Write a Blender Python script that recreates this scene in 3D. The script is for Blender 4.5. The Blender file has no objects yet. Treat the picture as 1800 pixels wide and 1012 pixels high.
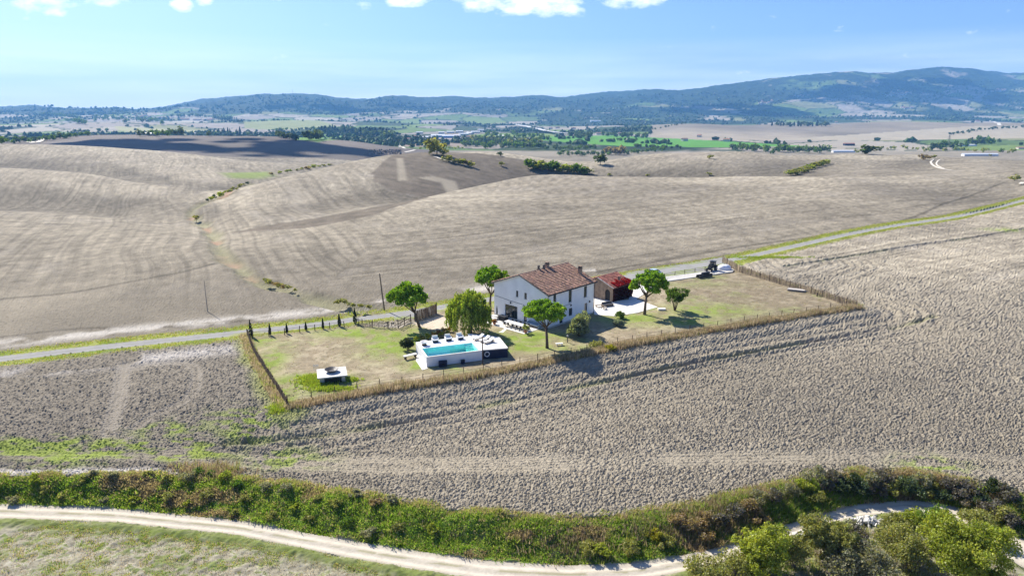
import bpy, math, random
import numpy as np
D = bpy.data
scene = bpy.context.scene
col = scene.collection
R = math.radians
rng = np.random.default_rng(7)
random.seed(7)

# ------------------------------------------------------------------ camera
CAM_H, FPX, PITCH = 36.0, 1200.0, R(14.3)
cam_d = D.cameras.new('camera'); cam = D.objects.new('camera', cam_d); col.objects.link(cam)
cam.location = (0, 0, CAM_H); cam.rotation_euler = (R(90) - PITCH, 0, 0)
cam_d.sensor_width = 36.0; cam_d.lens = 24.0; cam_d.clip_start = 0.5; cam_d.clip_end = 60000
scene.camera = cam
# ------------------------------------------------------------------ sun and sky
SUN = np.array([-.65, .76, .0]); SUN_EL = R(39.5)
SUN = SUN / np.linalg.norm(SUN)
sun_v = np.array([SUN[0] * math.cos(SUN_EL), SUN[1] * math.cos(SUN_EL), math.sin(SUN_EL)])
sl = D.lights.new('sun', 'SUN'); sl.energy = 5.0; sl.angle = R(.53); sl.color = (1.0, .935, .835)
so = D.objects.new('sun', sl); col.objects.link(so)
from mathutils import Vector, Matrix
so.rotation_euler = Vector(sun_v).to_track_quat('Z', 'Y').to_euler()
so.location = (-60, 60, 200)
world = D.worlds.new('World'); scene.world = world; world.use_nodes = True
wn = world.node_tree; wn.nodes.clear(); W = wn.nodes.new; WL = wn.links.new
sky = W('ShaderNodeTexSky'); sky.sky_type = 'NISHITA'; sky.sun_disc = False
sky.sun_elevation = SUN_EL; sky.sun_rotation = math.atan2(SUN[0], SUN[1])
sky.altitude = 200; sky.air_density = 1.0; sky.dust_density = 1.0; sky.ozone_density = 2.2
bg = W('ShaderNodeBackground'); bg.inputs['Strength'].default_value = .08
wo = W('ShaderNodeOutputWorld')
# small fair-weather clouds as part of the sky, laid on a plane above (direction.xy / direction.z)
tc = W('ShaderNodeTexCoord'); sep = W('ShaderNodeSeparateXYZ'); WL(tc.outputs['Generated'], sep.inputs[0])
def wmath(op, a, b=None, clamp=False):
    n = W('ShaderNodeMath'); n.operation = op; n.use_clamp = clamp
    for i, v in enumerate((a, b)):
        if v is None: continue
        if isinstance(v, (int, float)): n.inputs[i].default_value = v
        else: WL(v, n.inputs[i])
    return n.outputs[0]
zc = wmath('MAXIMUM', sep.outputs['Z'], .02)
el = wmath('ADD', zc, .03)
cb = W('ShaderNodeCombineXYZ')
WL(wmath('DIVIDE', sep.outputs['X'], el), cb.inputs[0]); WL(wmath('DIVIDE', sep.outputs['Y'], el), cb.inputs[1])
nrmv = W('ShaderNodeVectorMath'); nrmv.operation = 'NORMALIZE'; WL(tc.outputs['Generated'], nrmv.inputs[0]); WL(nrmv.outputs[0], sep.inputs[0])
ycl = wmath('MAXIMUM', sep.outputs['Y'], .05); ca_ = wmath('DIVIDE', sep.outputs['X'], ycl); cb_v = wmath('DIVIDE', sep.outputs['Z'], ycl)
cv = W('ShaderNodeCombineXYZ'); WL(ca_, cv.inputs[0]); WL(wmath('MULTIPLY', cb_v, 2.2), cv.inputs[1])
cn = W('ShaderNodeTexNoise'); cn.inputs['Scale'].default_value = 26; cn.inputs['Detail'].default_value = 9; cn.inputs['Roughness'].default_value = .62; WL(cv.outputs[0], cn.inputs['Vector'])
def cloud_blob(u, v, ru, rv, amp):
    """one small cumulus bank, placed by its bearing and height above the horizon"""
    s = (u - 900) / 1200 / (math.cos(PITCH) - (v - 506) / 1200 * math.sin(PITCH)); e = -math.tan(PITCH + math.atan((v - 506) / 1200))
    p = wmath('POWER', wmath('MULTIPLY', wmath('ADD', ca_, -s), 1200 / ru), 2); q = wmath('POWER', wmath('MULTIPLY', wmath('ADD', cb_v, -e), 1200 / rv), 2)
    return wmath('MULTIPLY', wmath('MAXIMUM', wmath('SUBTRACT', 1.0, wmath('ADD', p, q)), 0.0), amp)
PITCH = R(14.3)
blob = None
for spec in ((915, 2, 140, 28, 1.15), (975, 17, 66, 18, 1.15), (1110, -2, 80, 20, 1.1), (718, 2, 46, 14, 1.0), (637, 10, 24, 10, .9), (319, 9, 24, 15, 1.05), (362, 0, 22, 16, 1.0), (80, 4, 66, 22, .85), (185, 0, 50, 15, .95), (95, 20, 32, 12, .75), (880, 24, 12, 9, .45), (1235, -6, 30, 10, .7), (480, -6, 40, 10, .6),
             (300, -60, 160, 34, 1), (700, -80, 200, 38, 1), (1400, -90, 260, 44, 1), (-200, -40, 200, 40, 1), (2100, -40, 240, 40, 1)):
    x_ = cloud_blob(*spec); blob = x_ if blob is None else wmath('MAXIMUM', blob, x_)
dens = wmath('ADD', wmath('MULTIPLY', blob, .52), wmath('MULTIPLY', cn.outputs['Fac'], 1.35))
mr = W('ShaderNodeMapRange'); mr.inputs['From Min'].default_value = .88; mr.inputs['From Max'].default_value = 1.30; WL(dens, mr.inputs['Value'])
cm = wmath('MULTIPLY', mr.outputs[0], .92)
# thin pale streaks low on the left horizon
cn2 = W('ShaderNodeTexNoise'); cn2.inputs['Scale'].default_value = 3.0; cn2.inputs['Detail'].default_value = 6
sm = W('ShaderNodeMapping'); sm.inputs['Scale'].default_value = (1.6, 1.6, 22)
WL(tc.outputs['Generated'], sm.inputs[0]); WL(sm.outputs[0], cn2.inputs['Vector'])
m2 = W('ShaderNodeMapRange'); m2.inputs['From Min'].default_value = .36; m2.inputs['From Max'].default_value = .68
WL(cn2.outputs['Fac'], m2.inputs['Value'])
lowf = W('ShaderNodeMapRange'); lowf.inputs['From Min'].default_value = .10; lowf.inputs['From Max'].default_value = .01
WL(sep.outputs['Z'], lowf.inputs['Value'])
cm2 = wmath('MULTIPLY', wmath('ADD', wmath('MULTIPLY', m2.outputs[0],   .42), .26), lowf.outputs[0])
tint = W('ShaderNodeMix'); tint.data_type = 'RGBA'; tint.blend_type = 'MULTIPLY'; tint.inputs['Factor'].default_value = 1.0
WL(sky.outputs[0], tint.inputs['A']); tint.inputs["B"].default_value = (.62, .77, 1.14, 1)
mixc = W('ShaderNodeMix'); mixc.data_type = 'RGBA'
WL(wmath('ADD', cm, cm2, True), mixc.inputs['Factor']); WL(tint.outputs['Result'], mixc.inputs['A'])
mixc.inputs['B'].default_value = (11.5, 11.8, 12.2, 1)
WL(mixc.outputs['Result'], bg.inputs['Color']); WL(bg.outputs[0], wo.inputs['Surface'])
# ------------------------------------------------------------------ picture settings
vs = scene.view_settings; vs.view_transform = 'Standard'; vs.look = 'None'; vs.gamma = 1; vs.use_curve_mapping = False
vs.exposure = 0.86
scene.cycles.use_denoising = True
try: scene.cycles.denoiser = 'OPENIMAGEDENOISE'
except Exception: pass
scene.cycles.max_bounces = 8; scene.cycles.transparent_max_bounces = 12; scene.cycles.volume_bounces = 1
scene.cycles.sample_clamp_indirect = 6

# ------------------------------------------------------------------ maths helpers
CP, SP = math.cos(PITCH), math.sin(PITCH)
def G(u, v, z=0.0):
    """world point at height z where the sight line of picture point (u, v) meets it"""
    a = (u - 900) / FPX; b = (v - 506) / FPX
    dz = -(SP + b * CP); t = (z - CAM_H) / dz
    return np.array([a * t, (CP - b * SP) * t, z])
def sm01(x):
    x = np.clip(x, 0, 1); return x * x * (3 - 2 * x)
_perm = rng.integers(0, 2**31, 65536)
def _h(ix, iy, k):
    return _perm[(ix * 7919 + iy * 104729 + k * 1299709) & 65535].astype(np.float64) / 2**31
def vnoise(x, y, k=0):
    ix = np.floor(x).astype(np.int64); iy = np.floor(y).astype(np.int64)
    fx = x - ix; fy = y - iy; fx = fx * fx * (3 - 2 * fx); fy = fy * fy * (3 - 2 * fy)
    a = _h(ix, iy, k); b = _h(ix + 1, iy, k); c = _h(ix, iy + 1, k); d = _h(ix + 1, iy + 1, k)
    return (a * (1 - fx) + b * fx) * (1 - fy) + (c * (1 - fx) + d * fx) * fy * 1.0
def fbm(x, y, o=4, k=0):
    s = 0; a = .5; t = 0
    c, n = math.cos(.6), math.sin(.6)
    for i in range(o):
        s = s + a * vnoise(x, y, k + i); t += a; a *= .5
        x, y = (x * c - y * n) * 2.03 + 11.3, (x * n + y * c) * 2.03 + 5.7
    return s / t
def cells(x, y, k=0):
    """Voronoi: id (0..1) of nearest site, distance to border"""
    ix = np.floor(x).astype(np.int64); iy = np.floor(y).astype(np.int64)
    d1 = np.full(x.shape, 9.0); d2 = np.full(x.shape, 9.0); idv = np.zeros(x.shape)
    for dx in (-1, 0, 1):
        for dy in (-1, 0, 1):
            cx, cy = ix + dx, iy + dy
            px = cx + _h(cx, cy, k); py = cy + _h(cx, cy, k + 1)
            d = np.hypot(px - x, py - y); hid = _h(cx, cy, k + 2)
            n = d < d1
            d2 = np.where(n, d1, np.minimum(d2, d)); idv = np.where(n, hid, idv); d1 = np.where(n, d, d1)
    return idv, d2 - d1, d1
def poly_dist(x, y, pts):
    """distance to an open polyline"""
    pts = np.asarray(pts)[:, :2]; best = np.full(x.shape, 1e9)
    for (ax, ay), (bx, by) in zip(pts[:-1], pts[1:]):
        vx, vy = bx - ax, by - ay; L2 = vx * vx + vy * vy + 1e-9
        t = np.clip(((x - ax) * vx + (y - ay) * vy) / L2, 0, 1)
        best = np.minimum(best, np.hypot(x - ax - t * vx, y - ay - t * vy))
    return best
def in_poly(x, y, pts):
    pts = np.asarray(pts)[:, :2]; r = np.zeros(x.shape, bool); n = len(pts)
    for i in range(n):
        ax, ay = pts[i]; bx, by = pts[(i + 1) % n]
        if ay == by: continue
        c = ((ay > y) != (by > y)) & (x < (bx - ax) * (y - ay) / (by - ay) + ax); r ^= c
    return r
def sdist(x, y, pts):
    """signed distance to polygon, negative inside"""
    d = poly_dist(x, y, list(map(tuple, np.asarray(pts)[:, :2])) + [tuple(np.asarray(pts)[0][:2])])
    return np.where(in_poly(x, y, pts), -d, d)
def PL(pts, z=0.0): return [tuple(G(u, v, z)[:2]) for u, v in pts]
def curve(pts, k=5):
    """the same polyline with its corners rounded (Catmull-Rom)"""
    p = [np.array(q[:2], float) for q in pts]; p = [2 * p[0] - p[1]] + p + [2 * p[-1] - p[-2]]; out = []
    for i in range(1, len(p) - 2):
        for j in range(k):
            t = j / k
            out.append(tuple(.5 * ((2 * p[i]) + (p[i+1] - p[i-1]) * t + (2 * p[i-1] - 5 * p[i] + 4 * p[i+1] - p[i+2]) * t * t + (3 * p[i] - p[i-1] - 3 * p[i+1] + p[i+2]) * t ** 3)))
    out.append(tuple(p[-2])); return out

# ------------------------------------------------------------------ the lie of the land
def ZV(Y, v):   # height at distance Y that is seen at picture row v
    return CAM_H - Y * math.tan(PITCH + math.atan((v - 506) / FPX))
ROADZ = -1.5
MC = [(-700, 196), (-300, 192), (0, 193), (60, 188), (120, 194), (190, 193), (240, 194), (300, 186), (350, 177), (400, 171), (450, 167), (520, 166), (560, 168), (600, 173), (640, 175), (690, 172),
      (740, 173), (800, 170), (850, 176), (950, 171), (985, 174), (1060, 162), (1130, 160), (1190, 163), (1290, 150), (1370, 139), (1480, 129), (1560, 130), (1600, 124), (1640, 121), (1700, 124), (1760, 130),
      (1800, 129), (2000, 133), (2500, 150)]
mcv = lambda u: float(np.interp(u, [a for a, b in MC], [b for a, b in MC]))
#   u     B0           D0           B1           D1            B2            D2             B3            V1            V2             B4
C_ = {
 -700: [(260, 'z', 1), (330, 'z', -1), (450, 'z', -1), (560, 'z', -2), (750, 'v', 252), (900, 'z', -14), (1300, 'v', 250), (1800, 'z', -30), (2600, 'z', -36), (3600, 'v', 218)],
 0: [(250, 'z', 0), (330, 'z', -7), (470, 'z', 0), (560, 'z', -8), (750, 'v', 254), (900, 'z', -14), (1300, 'v', 252), (1800, 'z', -34), (2600, 'z', -38), (3600, 'v', 219)],
 100: [(250, 'z', -1), (330, 'z', -7), (450, 'z', -1), (540, 'z', -9), (750, 'v', 258), (900, 'z', -15), (1300, 'v', 241), (1750, 'z', -38), (2700, 'z', -40), (3700, 'v', 217)],
 200: [(240, 'z', -2), (300, 'z', -7), (400, 'z', -3), (500, 'z', -10), (740, 'v', 262), (880, 'z', -16), (1300, 'v', 236), (1750, 'z', -40), (2800, 'z', -41), (3800, 'v', 214)],
 320: [(215, 'z', -2.5), (250, 'z', -4), (330, 'z', -5), (430, 'z', -6), (710, 'v', 272), (850, 'z', -17), (1300, 'v', 239), (1750, 'z', -40), (2900, 'z', -41), (4000, 'v', 214)],
 450: [(200, 'z', -2.0), (240, 'z', -1.6), (340, 'v', 322), (430, 'z', -13), (660, 'v', 288), (820, 'z', -18), (1300, 'v', 240), (1750, 'z', -40), (3000, 'z', -42), (4300, 'v', 212)],
 560: [(220, 'z', -1), (290, 'z', -3), (410, 'v', 297), (500, 'z', -16), (680, 'v', 296), (820, 'z', -19), (1270, 'v', 244), (1750, 'z', -40), (3000, 'z', -42), (4300, 'v', 213)],
 650: [(250, 'z', 0), (320, 'z', -3), (490, 'v', 278), (590, 'z', -18), (760, 'z', -20), (880, 'z', -22), (1250, 'v', 252), (1700, 'z', -40), (3100, 'z', -42), (4300, 'v', 216)],
 740: [(282, 'v', 350), (330, 'z', -6), (540, 'v', 266), (660, 'z', -20), (880, 'z', -28), (1000, 'z', -32), (1250, 'z', -36), (1700, 'z', -40), (3200, 'z', -42), (4300, 'v', 219)],
 840: [(345, 'v', 326), (395, 'z', -12), (590, 'v', 267), (720, 'z', -24), (920, 'z', -34), (1050, 'z', -37), (1300, 'z', -38), (1700, 'z', -40), (3200, 'z', -42), (4300, 'v', 221)],
 970: [(400, 'v', 307), (455, 'z', -20), (580, 'v', 283), (700, 'v', 271), (920, 'z', -36), (1050, 'z', -38), (1300, 'z', -39), (1700, 'z', -40), (3200, 'z', -42), (4300, 'v', 221)],
 1050: [(400, 'v', 308), (455, 'z', -21), (560, 'v', 289), (650, 'z', -28), (920, 'z', -37), (1050, 'z', -38), (1300, 'z', -39), (1700, 'z', -40), (3000, 'z', -42), (4000, 'v', 221)],
 1120: [(400, 'v', 309), (455, 'z', -19), (585, 'v', 275), (680, 'z', -22), (920, 'z', -37), (1050, 'z', -38), (1300, 'z', -39), (1700, 'z', -40), (2500, 'z', -42), (3500, 'v', 222)],
 1210: [(400, 'v', 309), (455, 'z', -14), (610, 'v', 262), (710, 'z', -16), (980, 'z', -34), (1100, 'z', -38), (1300, 'z', -39), (1600, 'z', -40), (2050, 'z', -40), (3300, 'v', 216)],
 1300: [(395, 'v', 311), (455, 'z', -9), (620, 'v', 265), (720, 'z', -18), (990, 'z', -34), (1100, 'z', -38), (1300, 'z', -39), (1600, 'z', -40), (2050, 'z', -40), (3300, 'v', 221)],
 1400: [(385, 'v', 312), (460, 'z', -8), (610, 'v', 276), (720, 'z', -18), (980, 'z', -34), (1100, 'z', -38), (1300, 'z', -39), (1600, 'z', -40), (2050, 'z', -40), (3300, 'v', 222)],
 1490: [(380, 'v', 312), (455, 'z', -3), (640, 'v', 270), (760, 'z', -19), (980, 'z', -34), (1100, 'z', -38), (1300, 'z', -39), (1600, 'z', -40), (2050, 'z', -40), (3300, 'v', 219)],
 1600: [(370, 'v', 322), (450, 'z', -3), (650, 'v', 271), (770, 'z', -20), (980, 'z', -34), (1100, 'z', -38), (1300, 'z', -39), (1600, 'z', -40), (2100, 'z', -40), (3400, 'v', 214)],
 1700: [(390, 'v', 322), (500, 'z', -1), (730, 'v', 276), (850, 'z', -20), (980, 'z', -33), (1100, 'z', -37), (1300, 'z', -38), (1600, 'z', -39), (2100, 'z', -36), (3400, 'v', 216)],
 1800: [(380, 'v', 325), (500, 'z', -1.5), (700, 'v', 284), (830, 'z', -20), (980, 'z', -33), (1100, 'z', -36), (1300, 'z', -37), (1600, 'z', -38), (2100, 'z', -34), (3400, 'v', 217)],
 2500: [(380, 'z', 0), (500, 'z', -1.5), (700, 'v', 284), (830, 'z', -20), (980, 'z', -33), (1100, 'z', -36), (1300, 'z', -37), (1600, 'z', -38), (2100, 'z', -34), (3400, 'v', 217)],
}
us = sorted(C_); cs = np.array([(u - 900) / 1238.0 for u in us])
def knots(u):
    k = [(-400, 0.), (20, 0.), (140, 0.), (185, -.5)]
    for e in C_[u]: k.append((e[0], e[2] if e[1] == 'z' else ZV(e[0], e[2])))
    y4 = k[-1][0]
    k.append((y4 + 500, k[-1][1] - 14))
    k.append((5600, ZV(5600, 204 if u < 1150 else 200)))
    return k
KN = np.array([knots(u) for u in us])
NS = 260
ts = np.linspace(cs[0], cs[-1], NS)
KY = np.stack([np.interp(ts, cs, KN[:, i, 0]) for i in range(KN.shape[1])], 1)
KZ = np.stack([np.interp(ts, cs, KN[:, i, 1]) for i in range(KN.shape[1])], 1)
ker = np.exp(-.5 * (np.arange(-9, 10) / 3.2) ** 2); ker /= ker.sum()
for A in (KY, KZ):
    for i in range(A.shape[1]): A[:, i] = np.convolve(np.pad(A[:, i], 9, 'edge'), ker, 'valid')
uu = ts * 1238 + 900
mfoot = np.stack([np.full(NS, 6800.), np.array([ZV(6800, 203 - .42 * (203 - mcv(u))) for u in uu])], 1)
mcr = np.stack([np.full(NS, 8800.), np.array([ZV(8800, mcv(u)) for u in uu])], 1)
bck = np.stack([np.full(NS, 11500.), np.full(NS, -20.)], 1); bk2 = np.stack([np.full(NS, 30000.), np.full(NS, -60.)], 1)
for e in (mfoot, mcr, bck, bk2): KY = np.c_[KY, e[:, :1]]; KZ = np.c_[KZ, e[:, 1:]]
hh = np.diff(KY, axis=1); dl = np.diff(KZ, axis=1) / hh
MS = np.zeros_like(KZ)
w1 = 2 * hh[:, 1:] + hh[:, :-1]; w2 = hh[:, 1:] + 2 * hh[:, :-1]
ok = dl[:, :-1] * dl[:, 1:] > 0
MS[:, 1:-1] = np.where(ok, (w1 + w2) / (w1 / np.where(ok, dl[:, :-1], 1) + w2 / np.where(ok, dl[:, 1:], 1)), 0)
LIP = [tuple(G(u, v, 0)[:2]) for u, v in [(-500, 842), (0, 838), (200, 836), (330, 835), (450, 843), (600, 864), (800, 897), (960, 912), (1100, 905), (1250, 880), (1400, 846), (1500, 830), (1600, 828), (1720, 848), (1800, 868), (2200, 960)]]
TOE = [tuple(G(u, v, ROADZ)[:2]) for u, v in [(-500, 880), (0, 884), (200, 892), (420, 914), (560, 939), (700, 962), (850, 984), (1000, 992), (1100, 989), (1200, 974), (1290, 955), (1400, 915), (1500, 886), (1600, 877), (1680, 889), (1760, 930), (1800, 948), (2200, 1100)]]
NEAR = [tuple(G(u, v, ROADZ)[:2]) for u, v in [(-500, 905), (0, 910), (200, 917), (420, 940), (600, 977), (730, 1000), (850, 1018), (1000, 1026), (1120, 1020), (1220, 1000), (1290, 982), (1400, 938), (1500, 908), (1600, 898), (1660, 906), (1740, 960), (1800, 1000), (2200, 1160)]]
fy = lambda X, P: np.interp(X, [p[0] for p in P], [p[1] for p in P])
def smooth_z(X, Y):
    """large forms only"""
    X = np.asarray(X, float); Y = np.asarray(Y, float); sh = X.shape
    X = X.ravel(); Y = Y.ravel()
    Yp = np.maximum(Y, 1.0)
    s = np.clip(np.where(Y > 1, X / Yp, X), ts[0], ts[-1] - 1e-6)
    fi = (s - ts[0]) / (ts[1] - ts[0]); i = np.clip(fi.astype(int), 0, NS - 2); f = fi - i
    ky = KY[i] * (1 - f[:, None]) + KY[i + 1] * f[:, None]
    kz = KZ[i] * (1 - f[:, None]) + KZ[i + 1] * f[:, None]
    ms = MS[i] * (1 - f[:, None]) + MS[i + 1] * f[:, None]
    j = np.clip((ky <= Y[:, None]).sum(1) - 1, 0, ky.shape[1] - 2); r = np.arange(len(Y))
    h = ky[r, j + 1] - ky[r, j]; t = np.clip((Y - ky[r, j]) / h, 0, 1)
    z = (2*t**3-3*t**2+1)*kz[r, j] + (t**3-2*t**2+t)*h*ms[r, j] + (-2*t**3+3*t**2)*kz[r, j+1] + (t**3-t**2)*h*ms[r, j+1]
    # the dirt road runs in a cutting below the ploughed field
    lip = fy(X, LIP); toe = fy(X, TOE)
    toe = np.minimum(toe, lip - 1.2)
    z = z + ROADZ * sm01((lip - Y) / (lip - toe))
    return z.reshape(sh)
def relief(X, Y):
    """hills' own folds"""
    far = sm01((Y - 5200) / 1800); cr = 1 - .75 * np.exp(-((Y - 8800) / 500) ** 2)
    z = far * cr * (np.abs(fbm(X / 900, Y / 1300, 4, 40) - .5) * -260 + 45)
    mid = sm01((Y - 2400) / 1200) * (1 - far)
    z += mid * (fbm(X / 420, Y / 700, 3, 50) - .5) * 26
    z += sm01((Y - 170) / 150) * (1 - sm01((Y - 1500) / 500)) * (fbm(X / 75, Y / 105, 2, 60) - .5) * 5.0 * (1 - .5 * sm01((Y - 900) / 400))
    z += sm01((Y - 5600) / 1500) * (fbm(X / 60, Y / 60, 2, 70) - .5) * 22
    return z
def ground_z(X, Y):
    X = np.asarray(X, float); Y = np.asarray(Y, float)
    return smooth_z(X, Y) + relief(X, Y)
_T = np.concatenate([np.geomspace(30, 2000, 900), np.geomspace(2010, 12000, 700)])
def P(u, v):
    """point of the ground seen at (u, v)"""
    a = (u - 900) / FPX; b = (v - 506) / FPX
    fw = CP - b * SP; k = _T / fw; X = a * k; Z = CAM_H - (SP + b * CP) * k
    g = ground_z(X, _T); n = np.nonzero(g >= Z)[0]
    i = n[0] if len(n) else len(_T) - 1
    if i > 0:
        d0 = Z[i-1] - g[i-1]; d1 = Z[i] - g[i]; t = d0 / (d0 - d1 + 1e-9) if len(n) else 1
        y = _T[i-1] + t * (_T[i] - _T[i-1])
    else: y = _T[0]
    x = a * y / fw
    return np.array([x, y, float(ground_z(np.array([x]), np.array([y]))[0])])
def gz(x, y): return float(ground_z(np.array([float(x)]), np.array([float(y)]))[0])

# ------------------------------------------------------------------ materials
def mat(name, color, rough=.8, **kw):
    m = D.materials.new(name); m.use_nodes = True; nt = m.node_tree; b = nt.nodes['Principled BSDF']
    b.inputs['Base Color'].default_value = (*color, 1); b.inputs['Roughness'].default_value = rough
    b.inputs['Specular IOR Level'].default_value = kw.get('spec', .25)
    b.inputs['Metallic'].default_value = kw.get('metal', 0)
    if kw.get('var', .12) > 0:
        tc = nt.nodes.new('ShaderNodeTexCoord'); n = nt.nodes.new('ShaderNodeTexNoise')
        n.inputs['Scale'].default_value = kw.get('scale', 1.5); n.inputs['Detail'].default_value = 6
        nt.links.new(tc.outputs['Object'], n.inputs['Vector'])
        mr = nt.nodes.new('ShaderNodeMapRange'); v = kw.get('var', .12)
        mr.inputs['From Min'].default_value = .3; mr.inputs['From Max'].default_value = .7
        mr.inputs['To Min'].default_value = 1 - v; mr.inputs['To Max'].default_value = 1 + v
        nt.links.new(n.outputs['Fac'], mr.inputs['Value'])
        mx = nt.nodes.new('ShaderNodeVectorMath'); mx.operation = 'SCALE'; mx.inputs[0].default_value = color
        nt.links.new(mr.outputs[0], mx.inputs['Scale']); src = mx.outputs[0]
        if kw.get('attr'):
            a = nt.nodes.new('ShaderNodeAttribute'); a.attribute_name = 'tint'
            m2 = nt.nodes.new('ShaderNodeVectorMath'); m2.operation = 'MULTIPLY'
            nt.links.new(src, m2.inputs[0]); nt.links.new(a.outputs['Color'], m2.inputs[1]); src = m2.outputs[0]
        nt.links.new(src, b.inputs['Base Color'])
        if kw.get('bump', 0):
            bp = nt.nodes.new('ShaderNodeBump'); bp.inputs['Distance'].default_value = kw['bump']
            n3 = nt.nodes.new('ShaderNodeTexNoise'); n3.inputs['Scale'].default_value = kw.get('bscale', 6); n3.inputs['Detail'].default_value = 4
            nt.links.new(tc.outputs['Object'], n3.inputs['Vector'])
            nt.links.new(n3.outputs['Fac'], bp.inputs['Height']); nt.links.new(bp.outputs[0], b.inputs['Normal'])
    return m
def leaf_mat(name, color, trans=.45, tr_tint=(1.25, 1.25, .45)):
    m = D.materials.new(name); m.use_nodes = True; nt = m.node_tree; nt.nodes.clear(); N = nt.nodes.new; L = nt.links.new
    a = N('ShaderNodeAttribute'); a.attribute_name = 'tint'
    mx = N('ShaderNodeVectorMath'); mx.operation = 'MULTIPLY'; mx.inputs[0].default_value = color; L(a.outputs['Color'], mx.inputs[1])
    d = N('ShaderNodeBsdfDiffuse'); t = N('ShaderNodeBsdfTranslucent'); L(mx.outputs[0], d.inputs['Color'])
    tx = N('ShaderNodeVectorMath'); tx.operation = 'MULTIPLY'; tx.inputs[1].default_value = tr_tint; L(mx.outputs[0], tx.inputs[0]); L(tx.outputs[0], t.inputs['Color'])
    s = N('ShaderNodeMixShader'); s.inputs[0].default_value = trans; L(d.outputs[0], s.inputs[1]); L(t.outputs[0], s.inputs[2])
    g = N('ShaderNodeBsdfGlossy'); g.inputs['Roughness'].default_value = .45; g.inputs['Color'].default_value = (1, 1, 1, 1)
    s2 = N('ShaderNodeMixShader'); s2.inputs[0].default_value = .012; L(s.outputs[0], s2.inputs[1]); L(g.outputs[0], s2.inputs[2])
    o = N('ShaderNodeOutputMaterial'); L(s2.outputs[0], o.inputs['Surface'])
    return m
def ground_mat(name, sizes, bump, speck=.18, stretch=None):
    m = D.materials.new(name); m.use_nodes = True; nt = m.node_tree; b = nt.nodes['Principled BSDF']; N = nt.nodes.new; L = nt.links.new
    b.inputs['Roughness'].default_value = .95; b.inputs['Specular IOR Level'].default_value = .1
    a = N('ShaderNodeAttribute'); a.attribute_name = 'tint'
    geo = N('ShaderNodeNewGeometry'); hsum = None; src = a.outputs['Color']
    for i, sc_ in enumerate(sizes):
        n = N('ShaderNodeTexNoise'); n.inputs['Scale'].default_value = 1 / sc_; n.inputs['Detail'].default_value = 5; n.inputs['Roughness'].default_value = .6
        L(geo.outputs['Position'], n.inputs['Vector'])
        mr = N('ShaderNodeMapRange'); mr.inputs['From Min'].default_value = .3; mr.inputs['From Max'].default_value = .7
        mr.inputs['To Min'].default_value = 1 - speck; mr.inputs['To Max'].default_value = 1 + speck; L(n.outputs['Fac'], mr.inputs['Value'])
        v = N('ShaderNodeVectorMath'); v.operation = 'SCALE'; L(src, v.inputs[0]); L(mr.outputs[0], v.inputs['Scale']); src = v.outputs[0]
        if i == 0 and bump > 0:
            bp = N('ShaderNodeBump'); bp.inputs['Distance'].default_value = bump; bp.inputs['Strength'].default_value = 1
            L(n.outputs['Fac'], bp.inputs['Height']); L(bp.outputs[0], b.inputs['Normal'])
    L(src, b.inputs['Base Color'])
    return m

# ------------------------------------------------------------------ mesh helpers
def mesh_np(name, v, f, m, parent=None, tint=None, smooth=False, matrix=None):
    """v (n,3), f (k,3 or 4) arrays -> one linked mesh object"""
    me = D.meshes.new(name); v = np.asarray(v, np.float32); f = np.asarray(f, np.int32)
    nv, nf, q = len(v), len(f), f.shape[1]
    me.vertices.add(nv); me.vertices.foreach_set('co', v.ravel())
    me.loops.add(nf * q); me.loops.foreach_set('vertex_index', f.ravel())
    me.polygons.add(nf); me.polygons.foreach_set('loop_start', np.arange(0, nf * q, q, dtype=np.int32))
    try: me.polygons.foreach_set('loop_total', np.full(nf, q, dtype=np.int32))
    except Exception: pass
    me.polygons.foreach_set('use_smooth', np.full(nf, smooth))
    if tint is not None:
        at = me.color_attributes.new('tint', 'FLOAT_COLOR', 'POINT')
        c = np.ones((nv, 4), np.float32); c[:, :3] = tint; at.data.foreach_set('color', c.ravel())
    me.update(calc_edges=True); me.materials.append(m)
    o = D.objects.new(name, me); col.objects.link(o)
    if parent is not None: o.parent = parent
    return o
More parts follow.
